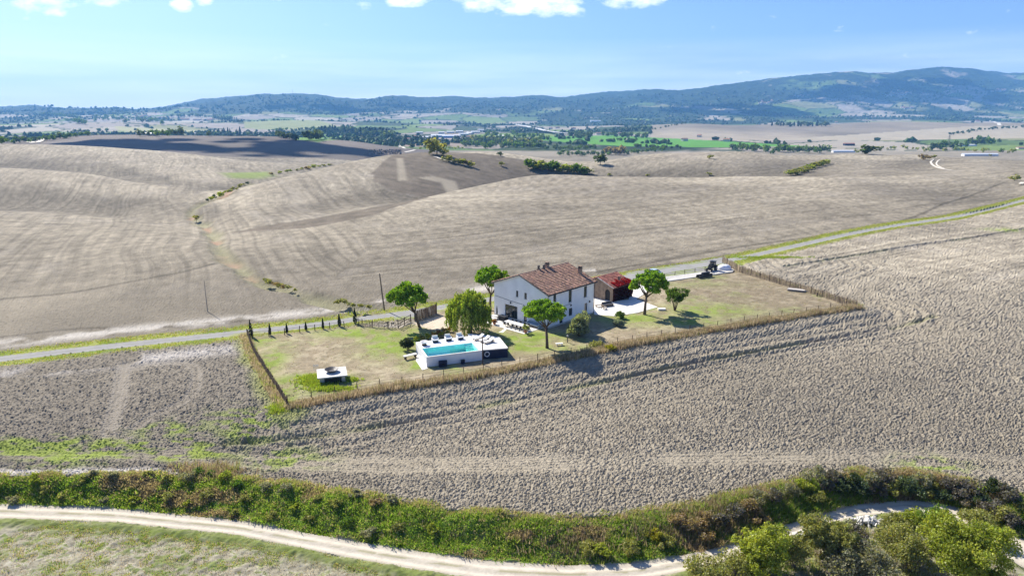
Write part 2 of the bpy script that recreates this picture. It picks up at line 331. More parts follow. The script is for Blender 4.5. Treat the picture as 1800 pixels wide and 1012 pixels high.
class MB:
    def __init__(s): s.v = []; s.f = []; s.t = []
    def add(s, vs, fs, t=None):
        b = len(s.v); s.v += [tuple(map(float, p)) for p in vs]; s.f += [tuple(b + i for i in f) for f in fs]
        s.t += [t or (1, 1, 1)] * len(vs); return s
    def box(s, x0, y0, z0, x1, y1, z1, t=None):
        return s.add([(x0,y0,z0),(x1,y0,z0),(x1,y1,z0),(x0,y1,z0),(x0,y0,z1),(x1,y0,z1),(x1,y1,z1),(x0,y1,z1)],
                     [(3,2,1,0),(4,5,6,7),(0,1,5,4),(1,2,6,5),(2,3,7,6),(3,0,4,7)], t)
    def cbox(s, c, d, t=None, rot=0):
        x, y, z = c; a, b, h = d[0]/2, d[1]/2, d[2]/2; n0 = len(s.v)
        s.box(-a, -b, -h, a, b, h, t); cr, sr = math.cos(rot), math.sin(rot)
        for i in range(n0, len(s.v)):
            p = s.v[i]; s.v[i] = (x + p[0]*cr - p[1]*sr, y + p[0]*sr + p[1]*cr, z + p[2])
        return s
    def tube(s, pts, rad, n=8, t=None, cap=True):
        pts = [Vector(map(float, p)) for p in pts]; rr = rad if isinstance(rad, (list, tuple)) else [rad] * len(pts)
        b = len(s.v); up = Vector((.13, .31, .94))
        for i, p in enumerate(pts):
            d = (pts[min(i+1, len(pts)-1)] - pts[max(i-1, 0)]).normalized()
            a = d.cross(up if abs(d.dot(up)) < .95 else Vector((1, 0, 0))).normalized(); c = d.cross(a)
            for k in range(n):
                w = 2 * math.pi * k / n; s.v.append(tuple(p + (a * math.cos(w) + c * math.sin(w)) * rr[i])); s.t.append(t or (1, 1, 1))
        for i in range(len(pts) - 1):
            for k in range(n): s.f.append((b + i*n + k, b + i*n + (k+1) % n, b + (i+1)*n + (k+1) % n, b + (i+1)*n + k))
        if cap: s.f.append(tuple(b + k for k in range(n))[::-1]); s.f.append(tuple(b + (len(pts)-1)*n + k for k in range(n)))
        return s
    def lathe(s, c, prof, n=14, t=None):
        b = len(s.v)
        for (r, z) in prof:
            for k in range(n):
                w = 2*math.pi*k/n; s.v.append((c[0] + r*math.cos(w), c[1] + r*math.sin(w), c[2] + z)); s.t.append(t or (1, 1, 1))
        for i in range(len(prof)-1):
            for k in range(n): s.f.append((b+i*n+k, b+i*n+(k+1) % n, b+(i+1)*n+(k+1) % n, b+(i+1)*n+k))
        return s
    def prism(s, poly, z0, z1, t=None):
        n = len(poly); b = len(s.v)
        for z in (z0, z1):
            for p in poly: s.v.append((float(p[0]), float(p[1]), float(z))); s.t.append(t or (1, 1, 1))
        s.f.append(tuple(b + i for i in range(n))[::-1]); s.f.append(tuple(b + n + i for i in range(n)))
        for i in range(n): j = (i+1) % n; s.f.append((b+i, b+j, b+n+j, b+n+i))
        return s
    def build(s, name, m, parent=None, smooth=False, tint=False):
        me = D.meshes.new(name); me.from_pydata(s.v, [], s.f); me.update(); me.materials.append(m)
        import bmesh
        bm = bmesh.new(); bm.from_mesh(me); bmesh.ops.recalc_face_normals(bm, faces=bm.faces); bm.to_mesh(me); bm.free()
        if smooth: me.polygons.foreach_set('use_smooth', np.full(len(me.polygons), True))
        if tint:
            at = me.color_attributes.new('tint', 'FLOAT_COLOR', 'POINT')
            at.data.foreach_set('color', np.c_[np.array(s.t, np.float32), np.ones(len(s.t), np.float32)].ravel())
        o = D.objects.new(name, me); col.objects.link(o)
        if parent is not None: o.parent = parent
        return o
def tag(o, label=None, cat=None, group=None, kind=None):
    if label: o['label'] = label
    if cat: o['category'] = cat
    if group: o['group'] = group
    if kind: o['kind'] = kind
    return o
def empty(name, loc=(0, 0, 0), rz=0.0):
    o = D.objects.new(name, None); col.objects.link(o); o.location = tuple(map(float, loc)); o.rotation_euler = (0, 0, rz)
    o.empty_display_size = .3; return o
def copy_tree(o, parent=None):
    c = o.copy(); col.objects.link(c); c.parent = parent
    for ch in [x for x in KIDS.get(o.name, [])]: copy_tree(ch, c)
    return c
KIDS = {}
def note_kids(o, *ch): KIDS[o.name] = list(ch)
# ------------------------------------------------------------------ ground: plan shapes (world metres)
F_FL = G(508, 716); F_FR = G(1510, 541); F_BR = G(1270, 456); F_BL = G(433, 588)
FRONT = PL([(508, 716), (640, 692), (800, 668), (900, 650), (990, 632), (1100, 609), (1200, 590), (1300, 574), (1400, 557), (1510, 541)])
ESTATE = FRONT + PL([(1460, 520), (1400, 500), (1330, 477), (1270, 458), (1163, 490), (1108, 492), (1050, 512), (868, 535), (770, 538), (768, 553), (700, 577), (630, 572), (600, 576), (440, 592), (470, 650)])
LANE = curve(PL([(-500, 690), (-200, 655), (0, 631), (200, 608), (440, 583), (560, 570), (640, 559), (720, 549), (800, 536), (900, 520), (1000, 503), (1100, 486), (1200, 469), (1300, 451), (1400, 429), (1500, 408), (1600, 390), (1700, 372), (1760, 358), (1800, 346), (1900, 322)]), 4)
YARD = PL([(1043, 522), (1077, 530), (1105, 527), (1112, 505), (1128, 500), (1150, 500), (1140, 512), (1118, 526), (1140, 534), (1156, 540), (1120, 550), (1080, 556), (1044, 553)])
PARK = PL([(700, 548), (770, 538), (768, 553), (720, 560), (690, 562)])
PARK2 = PL([(1108, 492), (1100, 478), (1200, 462), (1275, 448), (1284, 472), (1163, 490)])
GRAVEL = PL([(722, 568), (770, 556), (800, 560), (790, 575), (765, 580), (740, 574)])
STRIPE = [tuple(P(u, v)[:2]) for u, v in [(385, 412), (560, 398), (650, 380), (745, 350), (835, 326), (975, 303), (960, 288), (800, 268), (700, 266), (690, 273), (654, 303), (655, 318), (700, 338), (745, 347), (640, 368), (540, 386), (440, 402)]]
STRIPE_LIGHT = [[tuple(P(u, v)[:2]) for u, v in [(697, 278), (708, 278), (716, 317), (700, 318)]], [tuple(P(u, v)[:2]) for u, v in [(728, 313), (760, 310), (800, 318), (832, 332), (815, 336), (775, 320)]]]
GULLY = curve([tuple(P(u, v)[:2]) for u, v in [(650, 546), (560, 528), (500, 506), (450, 490), (420, 466), (390, 440), (370, 405), (345, 385), (335, 372), (360, 355), (400, 338), (440, 322)]], 4)
def PG(pts): return [tuple(P(u, v)[:2]) for u, v in pts]
TR_FRONT = curve(PL([(395, 778), (520, 757), (700, 728), (1000, 670), (1200, 630), (1400, 595), (1640, 556)]), 4)
TR_RIGHT = curve(PL([(1383, 466), (1440, 457), (1600, 430), (1700, 416), (1779, 402), (1900, 380)]), 4)
TR_ABOVE = curve(PG([(1050, 478), (1150, 460), (1300, 434), (1450, 413), (1560, 394), (1620, 376), (1680, 352), (1765, 321)]), 4)
TR_L1 = curve(PG([(-100, 540), (0, 526), (120, 515), (220, 497), (320, 478), (382, 462)]), 4)
TR_L2 = curve(PG([(-60, 386), (130, 395), (240, 391), (340, 387)]), 4)
TR_L3 = curve(PG([(0, 593), (150, 577), (350, 573), (440, 562)]), 4)
TR_BOT = [PL([(300, 792), (500, 790), (700, 800), (900, 806), (1200, 800), (1500, 795), (1700, 800), (1900, 818)]), PL([(300, 806), (500, 806), (700, 818), (900, 822), (1200, 812), (1500, 806), (1640, 818), (1900, 850)]),
          PL([(-50, 800), (150, 800), (300, 803)])]
LOOP = curve(PL([(215, 640), (205, 700), (190, 755), (215, 772), (260, 735), (330, 700), (345, 660), (330, 640), (260, 640), (235, 650)]), 4)
LOOP2 = curve(PL([(222, 640), (212, 705), (198, 750)]), 4)
FAN = [PL([(1325, 455 + 0), (1340, 470), (1380, 482), (1450, 478), (1480, 465), (1470, 455)]), PL([(1350, 462), (1390, 472), (1440, 470), (1465, 462)])]
GRN_LOW = PL([(-100, 772), (0, 773), (150, 778), (230, 772), (340, 770), (395, 790), (340, 800), (250, 805), (180, 795), (0, 785), (-100, 782)])

C_SOIL = np.array([.308, .268, .196]); C_SOILD = np.array([.232, .201, .148]); C_SOIL2 = np.array([.338, .294, .214])
C_DARK = np.array([.145, .120, .088]); C_DRY = np.array([.36, .285, .165]); C_GRASS = np.array([.150, .190, .035]); C_LAWN = np.array([.21, .28, .045])
C_ROAD = np.array([.54, .485, .385]); C_LANE = np.array([.245, .24, .225]); C_WHITE = np.array([.68, .64, .56])
def mixc_(c, d, w): return c * (1 - w[..., None]) + np.asarray(d) * w[..., None]

NC, = (850,)
sgrid = np.concatenate([[-1.8, -1.5], np.linspace(-1.3, -.905, 60), np.linspace(-.90, .90, NC), np.linspace(.905, 1.3, 60), [1.5, 1.8]])
vv = np.concatenate([np.linspace(1120, 560, 430), np.linspace(558.8, 300, 190), np.linspace(299.4, 262, 62)])
dep = PITCH + np.arctan((vv - 506) / FPX)
yn = 36 / np.tan(dep)
yg = np.concatenate([[-60, -20, 5, 20, 30, 36], yn, np.geomspace(yn[-1] * 1.006, 5200, 110), np.linspace(5230, 9200, 90), np.geomspace(9300, 30000, 16)])
S, YY = np.meshgrid(sgrid, yg)
XX = S * np.maximum(YY, 30.0) * 1.0
Z = ground_z(XX, YY)
near = YY < 330
x, y = XX[near], YY[near]
colr = np.zeros(XX.shape + (3,)); reg = np.zeros(XX.shape, np.int8)
# ---- soils of the fields everywhere, by world position
n1 = fbm(XX / 38, YY / 38, 4, 1); n2 = fbm(XX / 7, YY / 7, 3, 2); n3 = fbm(XX / 150, YY / 150, 3, 3)
colr[:] = C_SOIL
colr = mixc_(colr, C_SOIL2 * 1.08, sm01((n1 - .42) * 5))
colr = mixc_(colr, C_SOILD, sm01((n3 - .5) * 4) * .6)
# faint wandering cultivation streaks of the distant arable land
ang = np.where(XX < -40, 2.02, .55)
lx = XX * np.cos(ang) + YY * np.sin(ang); ly = -XX * np.sin(ang) + YY * np.cos(ang)
lw = ly + 10 * (fbm(XX / 60, YY / 60, 2, 5) - .5)
st = fbm(lx / 60, lw / 1.9, 3, 6) - .5; st2 = fbm(lx / 30, lw / .9, 2, 8) - .5
midm = sm01((YY - 110) / 60) * (1 - sm01((YY - 700) / 400))
colr *= (1 + (st * .34 + st2 * .36) * midm)[..., None]
lin = sm01((fbm(lx / 130, lw / .8, 2, 140) - .58) * 10); lin2 = sm01((fbm(lx / 90, lw / 1.1, 2, 144) - .60) * 10); colr *= (1 + (.13 * lin - .20 * lin2) * midm)[..., None]
grit = fbm(XX / 2.2, YY / 3.0, 3, 14) - .5; colr *= (1 + .85 * grit * sm01((YY - 110) / 60) * (1 - sm01((YY - 900) / 500)))[..., None]
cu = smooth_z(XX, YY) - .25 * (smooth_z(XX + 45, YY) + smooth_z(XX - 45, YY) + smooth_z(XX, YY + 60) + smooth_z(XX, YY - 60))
cu = np.clip(cu / 1.3, -1, 1) * sm01((YY - 230) / 90) * (1 - sm01((YY - 1100) / 300)); colr *= (1 + .30 * cu)[..., None]  # eroded crests paler, hollows darker; hill shading put into the soil colour too
colr = mixc_(colr, np.array([.52, .47, .40]), sm01((fbm(lx / 22 + 9, ly / 9, 5, 12) - .60) * 7) * .15 * midm)
# the hill on the left has shade from clouds painted into its soil colour
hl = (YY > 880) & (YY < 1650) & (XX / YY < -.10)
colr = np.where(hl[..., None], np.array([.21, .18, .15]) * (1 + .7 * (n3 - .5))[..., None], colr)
behind = (YY > np.interp(XX, [p[0] for p in LANE], [p[1] for p in LANE]) + 3); colr *= np.where(behind, .735 - .04 * sm01((-XX - 10) / 80), .97)[..., None]
# the valley and the far hills: a patchwork of fields and woods
far = YY > 1450
fx, fyv = XX[far], YY[far]
cid, cb_, _ = cells(fx / 260 + .35 * fbm(fx / 200, fyv / 200, 2, 20), fyv / 420 + .4 * fbm(fx / 300, fyv / 300, 2, 22), 30)
pal = np.array([[.30, .265, .21], [.26, .235, .19], [.13, .19, .05], [.33, .29, .22], [.10, .15, .045], [.22, .22, .10], [.29, .25, .20], [.045, .07, .025], [.16, .22, .06], [.36, .32, .24]])
fc = pal[(cid * 9.99).astype(int)]
fc = np.where((cb_ < .055)[:, None], np.array([.04, .06, .022]), fc)
wood = fbm(fx / 330, fyv / 500, 4, 33)
wl = sm01((fyv - 3300) / 1500) * .10 + sm01((fyv - 6000) / 1200) * np.where(fx / fyv > .33, .13 + .12 * sm01((.45 - fx / fyv) * 12), .40)
fc = mixc_(fc, np.array([.026, .044, .018]) * (1 + 1.2 * (fbm(fx / 40, fyv / 40, 3, 35) - .5))[:, None], sm01((wood - .56 + wl) * 9))
# broad brown hill to the right
br = (fyv > 2060) & (fyv < 3900) & (fx / fyv > .20)
bc = np.array([.255, .215, .155]) * (1 + .9 * (fbm(fx / 300, fyv / 600, 3, 36) - .5))[:, None]
bc = np.where(((fx / fyv > .36) & (fyv < 2900) & (fyv < 2100 + (fx / fyv - .36) * 2600))[:, None], np.array([.36, .31, .22]), bc)
fc = np.where(br[:, None], bc, fc)
colr[far] = fc
def paint(pts, c, px=True, w=1.0, soft=8.0):
    global colr
    q = PG(pts) if px else pts
    a = np.array(q); bb = (XX > a[:, 0].min() - 60) & (XX < a[:, 0].max() + 60) & (YY > a[:, 1].min() - 60) & (YY < a[:, 1].max() + 60)
    d = sdist(XX[bb], YY[bb], q); colr[bb] = mixc_(colr[bb], c, sm01(.5 - d / soft) * w)
paint([(960, 240), (1075, 238), (1300, 250), (1420, 257), (1250, 259), (1100, 257), (1000, 251), (945, 246)], [.10, .26, .035])
paint([(500, 238), (560, 236), (690, 244), (700, 248), (560, 250), (520, 246)], [.13, .24, .06])
paint([(430, 213), (560, 212), (600, 224), (520, 228), (430, 225)], [.24, .26, .11])
paint([(390, 304), (470, 302), (482, 309), (455, 314), (405, 313)], [.20, .27, .06], w=.8, soft=14)
paint([(200, 222), (320, 228), (390, 230), (300, 237), (210, 230)], [.33, .32, .16])
paint([(645, 268), (700, 262), (712, 266), (680, 273), (650, 273)], [.12, .10, .085])
paint([(700, 250), (820, 252), (815, 257), (712, 258)], [.25, .20, .15])
paint([(1160, 270), (1210, 263), (1240, 272), (1190, 280)], [.36, .31, .25], w=.5, soft=30)
colr = mixc_(colr, C_DARK * .92 * (1 + 1.0 * (fbm(XX / 5, YY / 5, 3, 18)[..., None] - .5)), sm01(.5 - (sdist(XX, YY, STRIPE) + 3 * (fbm(XX / 8, YY / 8, 2, 19) - .5)) / 2) * (YY < 800) * .85)
for q in STRIPE_LIGHT: colr = mixc_(colr, C_SOIL * 1.02, sm01(.5 - sdist(XX, YY, q) / 3) * .9)
mm = (YY < 900) & (YY > 90)
xm, ym, cmid, zm = XX[mm], YY[mm], colr[mm], Z[mm]
wob = 3 * (fbm(xm / 9, ym / 9, 3, 77) - .5)
dg = poly_dist(xm, ym, GULLY) + wob * 1.6
cmid = mixc_(cmid, [.26, .255, .13], sm01(1 - dg / 4.0) * .55)
cmid = mixc_(cmid, [.33, .225, .15], sm01(1 - dg / 2.8) * sm01((fbm(xm / 16, ym / 16, 2, 80) - .38) * 6) * (ym > 150))
zm = zm - 1.2 * sm01(1 - dg / 4)
for q, w_, c_ in ((TR_ABOVE, .8, .5), (TR_L1, .8, .55), (TR_L2, 1.0, .6), (TR_L3, .6, .6)):
    d = poly_dist(xm, ym, q); cmid *= (1 - (1 - c_) * np.exp(-(d / w_) ** 2))[:, None]
# pale edge of the field above the lane
d = poly_dist(xm, ym, LANE)
cmid = mixc_(cmid, [.50, .46, .39], np.exp(-((d - 8.5) / 2.6) ** 2) * sm01((fbm(xm / 6, ym / 6, 3, 82) - .42) * 6) * (xm < 20) * .9)
colr[mm] = cmid; Z[mm] = zm

# ---- the near ground
x, y = XX[near], YY[near]; c = colr[near]; z = Z[near]; rg = np.zeros(x.shape, np.int8)
wob = (fbm(x / 3.1, y / 3.1, 3, 90) - .5)
dE = sdist(x, y, ESTATE); dFr = poly_dist(x, y, FRONT); dL = poly_dist(x, y, LANE)
lip = fy(x, LIP); toe = fy(x, TOE); nr = fy(x, NEAR)
south = y < lip                                   # below the ploughed field
lane_y = np.interp(x, [p[0] for p in LANE], [p[1] for p in LANE])
field = (~south) & (dE > 0) & (y < lane_y)
# clods: broken, lumpy soil with real height
_, cbn, cd = cells(x / .36 + .5 * wob, y / .38, 101); _, _, cd2 = cells(x / .21, y / .22, 111)
amp = np.where(field, 1.0, .6) * (1 - .35 * sm01((y - 120) / 60)) * (1 - sm01((y - 240) / 80))
lump = (.62 - cd) * .27 + (.6 - cd2) * .20 + (fbm(x / .9, y / .9, 3, 95) - .5) * .09
flat = np.ones_like(x)
side = (y > np.interp(x, [p[0] for p in FRONT], [p[1] for p in FRONT]))
# ridges left by the plough, parallel to the estate's front fence
wob2 = 1.2 * (fbm(x / 14, y / 14, 2, 97) - .5)
ridge = np.sin((dFr + wob2) * 2 * math.pi / 2.3) * np.exp(-((dFr - 8) / 6.0) ** 4) * (x > F_FL[0] - 4)
furrow = np.zeros_like(x)
for q, w_, a_ in ((TR_FRONT, .55, .35), (TR_RIGHT, .6, .4)):
    d = poly_dist(x, y, q) + .3 * wob; furrow -= a_ * np.exp(-(d / w_) ** 2); furrow += a_ * .4 * np.exp(-((d - 1.1) / w_) ** 2)
    g = np.exp(-(d / .7) ** 2) * sm01((fbm(x / 9, y / 9, 2, 99) - .42) * 7); c = mixc_(c, [.20, .21, .08], g * .55)
for q in TR_BOT:
    d = poly_dist(x, y, q); e = np.exp(-(d / 1.0) ** 4) * (.35 + .65 * sm01((fbm(x / 12, y / 6, 2, 118) - .35) * 4)); flat *= 1 - .6 * e
    c = mixc_(c, C_SOIL2 * 1.10, e * .3); furrow -= .07 * np.abs(np.sin(d * 5)) * e
for q in (LOOP, LOOP2, *FAN):
    d = poly_dist(x, y, q) + .2 * wob; e = np.exp(-(d / .8) ** 4); flat *= 1 - .4 * e
    c = mixc_(c, [.40, .36, .29], np.exp(-((d - .55) / .22) ** 2) * .35); furrow -= .10 * e
df_ = poly_dist(x, y, FAN[0]); e = np.exp(-(df_ / 9) ** 4); furrow += .10 * np.sin(df_ * 2 * math.pi / 2.2) * e
swale = -1.15 * sm01((dFr - .8) / 5.5) * (1 - sm01((dFr - 9) / 20)) * sm01((x - F_FL[0] + 8) / 14) * sm01((F_FR[0] + 14 - x) / 14) * (field & (dE > 0)) * (y < lane_y - 6)
c = c * (1 + .16 * (fbm(x / 5, y / 3, 3, 200) - .5) + .14 * (fbm(x / 45, y / 16, 3, 203) - .5))[:, None]
tl = np.zeros_like(x)
for off in (17.5, 19.2):
    tl = np.maximum(tl, np.exp(-((dFr + wob2 * .6 - off) / .32) ** 2))
tl = tl * field * (x > F_FL[0] - 2) * (x < F_FR[0] + 4) * (y < np.interp(x, [p[0] for p in FRONT], [p[1] for p in FRONT]))
tl = tl * sm01((fbm(x / 20, y / 10, 2, 207) - .38) * 5); flat = flat * (1 - .6 * tl); furrow -= .07 * tl; c = c * (1 - .08 * tl)[:, None]
z = z + swale
z = z + np.where(~south, amp * lump * flat * np.where(field, 1, .8), 0) + (ridge * .13 + furrow) * field
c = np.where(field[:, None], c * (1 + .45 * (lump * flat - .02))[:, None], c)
# lower left field is greyer
c = np.where((field & (x < F_FL[0] - 2))[:, None], c * np.array([.84, .84, .86]), c)
c = mixc_(c, [.24, .30, .05], sm01(.6 - sdist(x, y, GRN_LOW) / 2.5 + wob * 3) * sm01((fbm(x / 2.2, y / 1.0, 3, 120) - .40) * 7) * field * .9)
for (u, v, r_) in [(440, 735, 3.2), (500, 793, 2.6), (290, 755, 2.0), (430, 760, 1.6), (1640, 818, 2), (120, 803, 2.5), (1770, 400, 4)]:
    q = G(u, v); c = mixc_(c, [.25, .31, .06], np.exp(-((x - q[0]) / r_ / 1.6) ** 2 - ((y - q[1]) / r_) ** 2) * sm01((fbm(x / 1.1, y / .8, 3, 124) - .42) * 7))
# pale broken crust on the field's lower left edge
c = mixc_(c, [.60, .55, .47], np.exp(-((y - lip - .8) / .7) ** 2) * (x < -23) * sm01((fbm(x / 3, y / 1, 3, 126) - .38) * 6) * field)
# verges: grass either side of the lane
vg = sm01(1.2 - (dL - 1.9) / np.where(y > lane_y, 2.6, 2.3) + wob * 1.1) * (dL > 1.5)
gcol = mixc_(np.broadcast_to([.28, .30, .075], c.shape).copy(), [.17, .22, .04], sm01((fbm(x / 5, y / 5, 3, 130) - .45) * 5))
vm = vg * ~south * ((dE > 0) | (y > lane_y - 6)); c = c * (1 - vm[:, None]) + gcol * vm[:, None]
z = z - np.where(vm > .3, amp * lump * .7, 0)
cw = in_poly(x, y, PL([(1270, 458), (1400, 434), (1345, 452), (1310, 462), (1290, 470)])); c = np.where(cw[:, None], gcol, c)
pk = in_poly(x, y, PARK) | in_poly(x, y, PARK2)
ln = (dL < 1.4 + .2 * wob) & (y < 400)
lc = mixc_(np.broadcast_to(C_LANE, c.shape).copy(), [.29, .285, .265], sm01((fbm(x / 1.5, y / 1.5, 4, 140) - .45) * 5) * .6)
lc = mixc_(lc, [.24, .27, .12], sm01((fbm(x / 6, y / 2.2, 3, 142) - .50) * 8) * pk * (dL > 1.8) * .9)
lc = mixc_(lc, [.36, .35, .31], np.exp(-((dL - .75) / .35) ** 2) * .5)
hl = ln | pk; c = np.where(hl[:, None], lc, c); z = np.where(hl & ~south, smooth_z(x, y) + .02 * wob, z); rg[hl] = 2
# garden
est = dE < 0
n5 = fbm(x / 9, y / 9, 4, 150); n6 = fbm(x / 1.4, y / 1.4, 3, 152)
gc = np.broadcast_to([.285, .232, .150], c.shape).copy()
gc = mixc_(gc, [.40, .335, .225], sm01((n6 - .45) * 6) * .7); gc = mixc_(gc, [.19, .16, .10], sm01((fbm(x / .6, y / .6, 3, 158) - .56) * 8) * .6)
gb = sm01((n5 - .62) * 7) * .4
for (u, v, rx, ry, w_) in [(700, 600, 5.5, 7, .9), (640, 585, 8, 3.0, .7), (450, 600, 4, 3, .6), (470, 640, 2.5, 9, .6), (555, 668, 5, 2.2, 1.1), (735, 640, 2.5, 2.5, .8), (930, 592, 6.5, 3, .8), (1120, 560, 9, 4.5, .55), (1260, 545, 8, 5, .9), (1220, 565, 6, 3, .7), (900, 610, 8, 3, .7), (1230, 500, 9, 3, .4), (1000, 612, 6, 2, .4), (600, 690, 6, 1.6, .5), (490, 700, 2, 4, 1.0)]:
    q = G(u, v); gb = np.maximum(gb, w_ * np.exp(-((x - q[0]) / rx) ** 2 - ((y - q[1]) / ry) ** 2))
gc = gc * (1 - .20 * sm01((x - 28) / 14))[:, None]
gb = gb * (1 - .45 * sm01((x - 28) / 12))
gb = np.clip(gb * 1.1 * (.55 + 1.0 * sm01((n6 - .35) * 4)), 0, 1)
gc = mixc_(gc, C_LAWN, gb); gc = mixc_(gc, [.19, .24, .05], sm01((gb - .6) * 2.5) * .8 * sm01((fbm(x / .9, y / .9, 2, 155) - .4) * 5))
gv = in_poly(x, y, GRAVEL); gc = np.where(gv[:, None], np.array([.55, .47, .36]) * (1 + .2 * wob)[:, None], gc)
c = np.where((est & ~hl)[:, None], gc, c); z = np.where(est & ~hl, smooth_z(x, y) + .10 * (n5 - .5) + .10 * (n6 - .5), z); rg[est & ~hl] = 3
# a fringe of dry grass outside the front fence
fr = sm01(1.1 - (dE - .3) / 1.3 + wob) * (dE > 0) * field * (dFr < 4)
c = mixc_(c, [.34, .27, .15], fr)
lf = sm01(1 - (poly_dist(x, y, PL([(433, 588), (460, 645), (505, 722)])) - 1) / 2.2 + wob) * field; c = mixc_(c, [.27, .28, .10], lf * .85)
# the bank above the dirt road, the road and the grass below it
bank = south & (y > toe)
bc = mixc_(np.broadcast_to([.13, .20, .035], c.shape).copy(), [.20, .19, .08], sm01((fbm(x / 2.5, y / 1.6, 4, 160) - .5) * 6))
c = np.where(bank[:, None], bc, c); z = np.where(bank, z + .75 * (fbm(x / 1.9, y / 1.5, 3, 162) - .45), z); rg[bank] = 4
low = south & (y <= toe)
nl = fbm(x / 2.6, y / 1.5, 4, 170)
nh = fbm(x / .55, y / .4, 3, 176); lowc = mixc_(np.broadcast_to([.29, .265, .19], c.shape).copy(), [.47, .43, .34], sm01((nh - .50) * 9) * .8); lowc = mixc_(lowc, [.20, .225, .08], sm01((nl * .35 + nh * .65 - .48) * 8) * .8); lowc = mixc_(lowc, [.14, .18, .045], sm01((fbm(x / 5, y / 3, 4, 172) * .45 + nh * .55 - .55) * 9) * .7)
lowc = mixc_(lowc, [.13, .165, .035], np.exp(-((nr - y - .8 + wob) / .9) ** 2) * .85)
c = np.where(low[:, None], lowc, c); z = np.where(low, z + .16 * (nl - .5) + .26 * (fbm(x / .6, y / .6, 2, 174) - .5) + .12 * np.exp(-((nr - y - .7) / .5) ** 2), z)
rd = low & (y > nr + .12 * wob)
tr_ = np.clip((toe - y) / np.maximum(toe - nr, .5), 0, 1)
rut = np.exp(-((tr_ - .27) / .11) ** 2) + np.exp(-((tr_ - .74) / .11) ** 2)
rn = fbm(x / .5, y / .35, 3, 184)
rc = np.broadcast_to(C_ROAD, c.shape) * (.82 + .24 * rut + .22 * (rn - .5))[:, None]
rc = mixc_(rc, [.25, .235, .125], np.exp(-((tr_ - .51) / .07) ** 2) * sm01((fbm(x / 1.8, y / .6, 3, 180) - .40) * 6) * .8)
rc = mixc_(rc, [.30, .265, .19], (np.exp(-((tr_ - .0) / .06) ** 2) + np.exp(-((tr_ - 1.0) / .07) ** 2)) * .8 * sm01((rn - .35) * 5))
c = np.where(rd[:, None], rc, c); z = np.where(rd, smooth_z(x, y) + .03 * wob - .05 * (np.exp(-((tr_ - .27) / .12) ** 2) + np.exp(-((tr_ - .73) / .12) ** 2)), z); rg[rd] = 1; rg[low & ~rd] = 5
# the roadside mound of stones and scrub inside the bend
colr[near] = c; Z[near] = z; reg[near] = rg
reg[(~near) & (YY < 1500)] = 6; reg[YY >= 1500] = 7; reg[YY > 5400] = 8
lane_far = (YY >= 330) & (poly_dist(XX, YY, LANE) < 2) & (YY < 500); colr[lane_far] = C_LANE
colr = np.clip(colr * 1.0, .012, .85)

gm_clod = ground_mat('ploughed_soil', [.16, 1.1], .10, .13)
gm_road = ground_mat('pale_dirt', [.25, 2.0], .03, .06)
gm_lane = ground_mat('worn_gravel', [.2, 3.0], .02, .08)
gm_lawn = ground_mat('dry_lawn', [.3, 2.5], .06, .14)
gm_bank = ground_mat('bank_earth', [.3, 2.0], .10, .2)
gm_mid = ground_mat('arable_soil', [1.6, 14.0], .5, .09)
gm_far = ground_mat('valley_land', [8.0, 60.0], 2.0, .12)
gm_mtn = ground_mat('wooded_slope', [26.0, 160.0], 16.0, .22)
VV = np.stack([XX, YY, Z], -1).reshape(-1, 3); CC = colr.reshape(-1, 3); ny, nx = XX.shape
I = np.arange(ny * nx).reshape(ny, nx)
Fq = np.stack([I[:-1, :-1], I[:-1, 1:], I[1:, 1:], I[1:, :-1]], -1).reshape(-1, 4)
fr_ = reg[:-1, :-1].reshape(-1)
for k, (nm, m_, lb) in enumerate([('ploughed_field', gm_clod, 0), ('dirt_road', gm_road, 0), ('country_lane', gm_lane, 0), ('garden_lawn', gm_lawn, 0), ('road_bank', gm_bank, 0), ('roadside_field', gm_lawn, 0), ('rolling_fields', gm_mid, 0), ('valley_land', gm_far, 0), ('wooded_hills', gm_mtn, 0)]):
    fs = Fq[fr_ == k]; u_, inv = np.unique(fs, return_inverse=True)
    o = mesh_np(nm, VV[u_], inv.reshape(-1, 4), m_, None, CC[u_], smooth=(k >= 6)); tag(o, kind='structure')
# ------------------------------------------------------------------ materials of built things
m_plaster = mat('white_plaster', (.87, .87, .86), .9, var=.07, scale=.5, spec=.1)
m_tile = mat('clay_tile', (.36, .23, .17), .85, var=.25, scale=3, attr=True, spec=.1)
m_tile2 = mat('red_clay_tile', (.38, .17, .13), .85, var=.2, scale=3, attr=True, spec=.1)
m_gutter = mat('dark_metal', (.06, .055, .055), .5, var=.05)
m_brown = mat('dark_wood', (.075, .05, .035), .7, var=.2, scale=5)
m_wood = mat('weathered_wood', (.17, .13, .095), .85, var=.3, scale=6)
m_greywood = mat('grey_wood', (.28, .25, .22), .85, var=.3, scale=6)
m_brick = mat('brown_render', (.30, .225, .165), .95, var=.3, scale=1.6, spec=.1, bump=.02)
m_glass = mat('dark_glass', (.02, .03, .035), .06, var=0, spec=.8)
m_frame = mat('window_frame_paint', (.10, .09, .085), .5, var=.05)
m_white = mat('white_paint', (.80, .79, .77), .6, var=.04)
m_stone = mat('pale_paving', (.72, .69, .62), .85, var=.07, scale=1.2)
m_concrete = mat('concrete', (.50, .48, .43), .9, var=.12, scale=2)
m_navy = mat('navy_render', (.025, .03, .055), .95, var=.15)
m_black = mat('black_plastic', (.022, .022, .025), .5, var=.1)
m_rubber = mat('rubber', (.02, .02, .02), .8, var=.1)
m_cushion = mat('white_cushion', (.78, .76, .72), .9, var=.05)
m_greycush = mat('charcoal_cushion', (.08, .08, .085), .9, var=.1)
m_terra = mat('terracotta', (.42, .19, .11), .85, var=.15)
m_pooltile = mat('pool_lining', (.42, .84, .78), .5, var=.04)
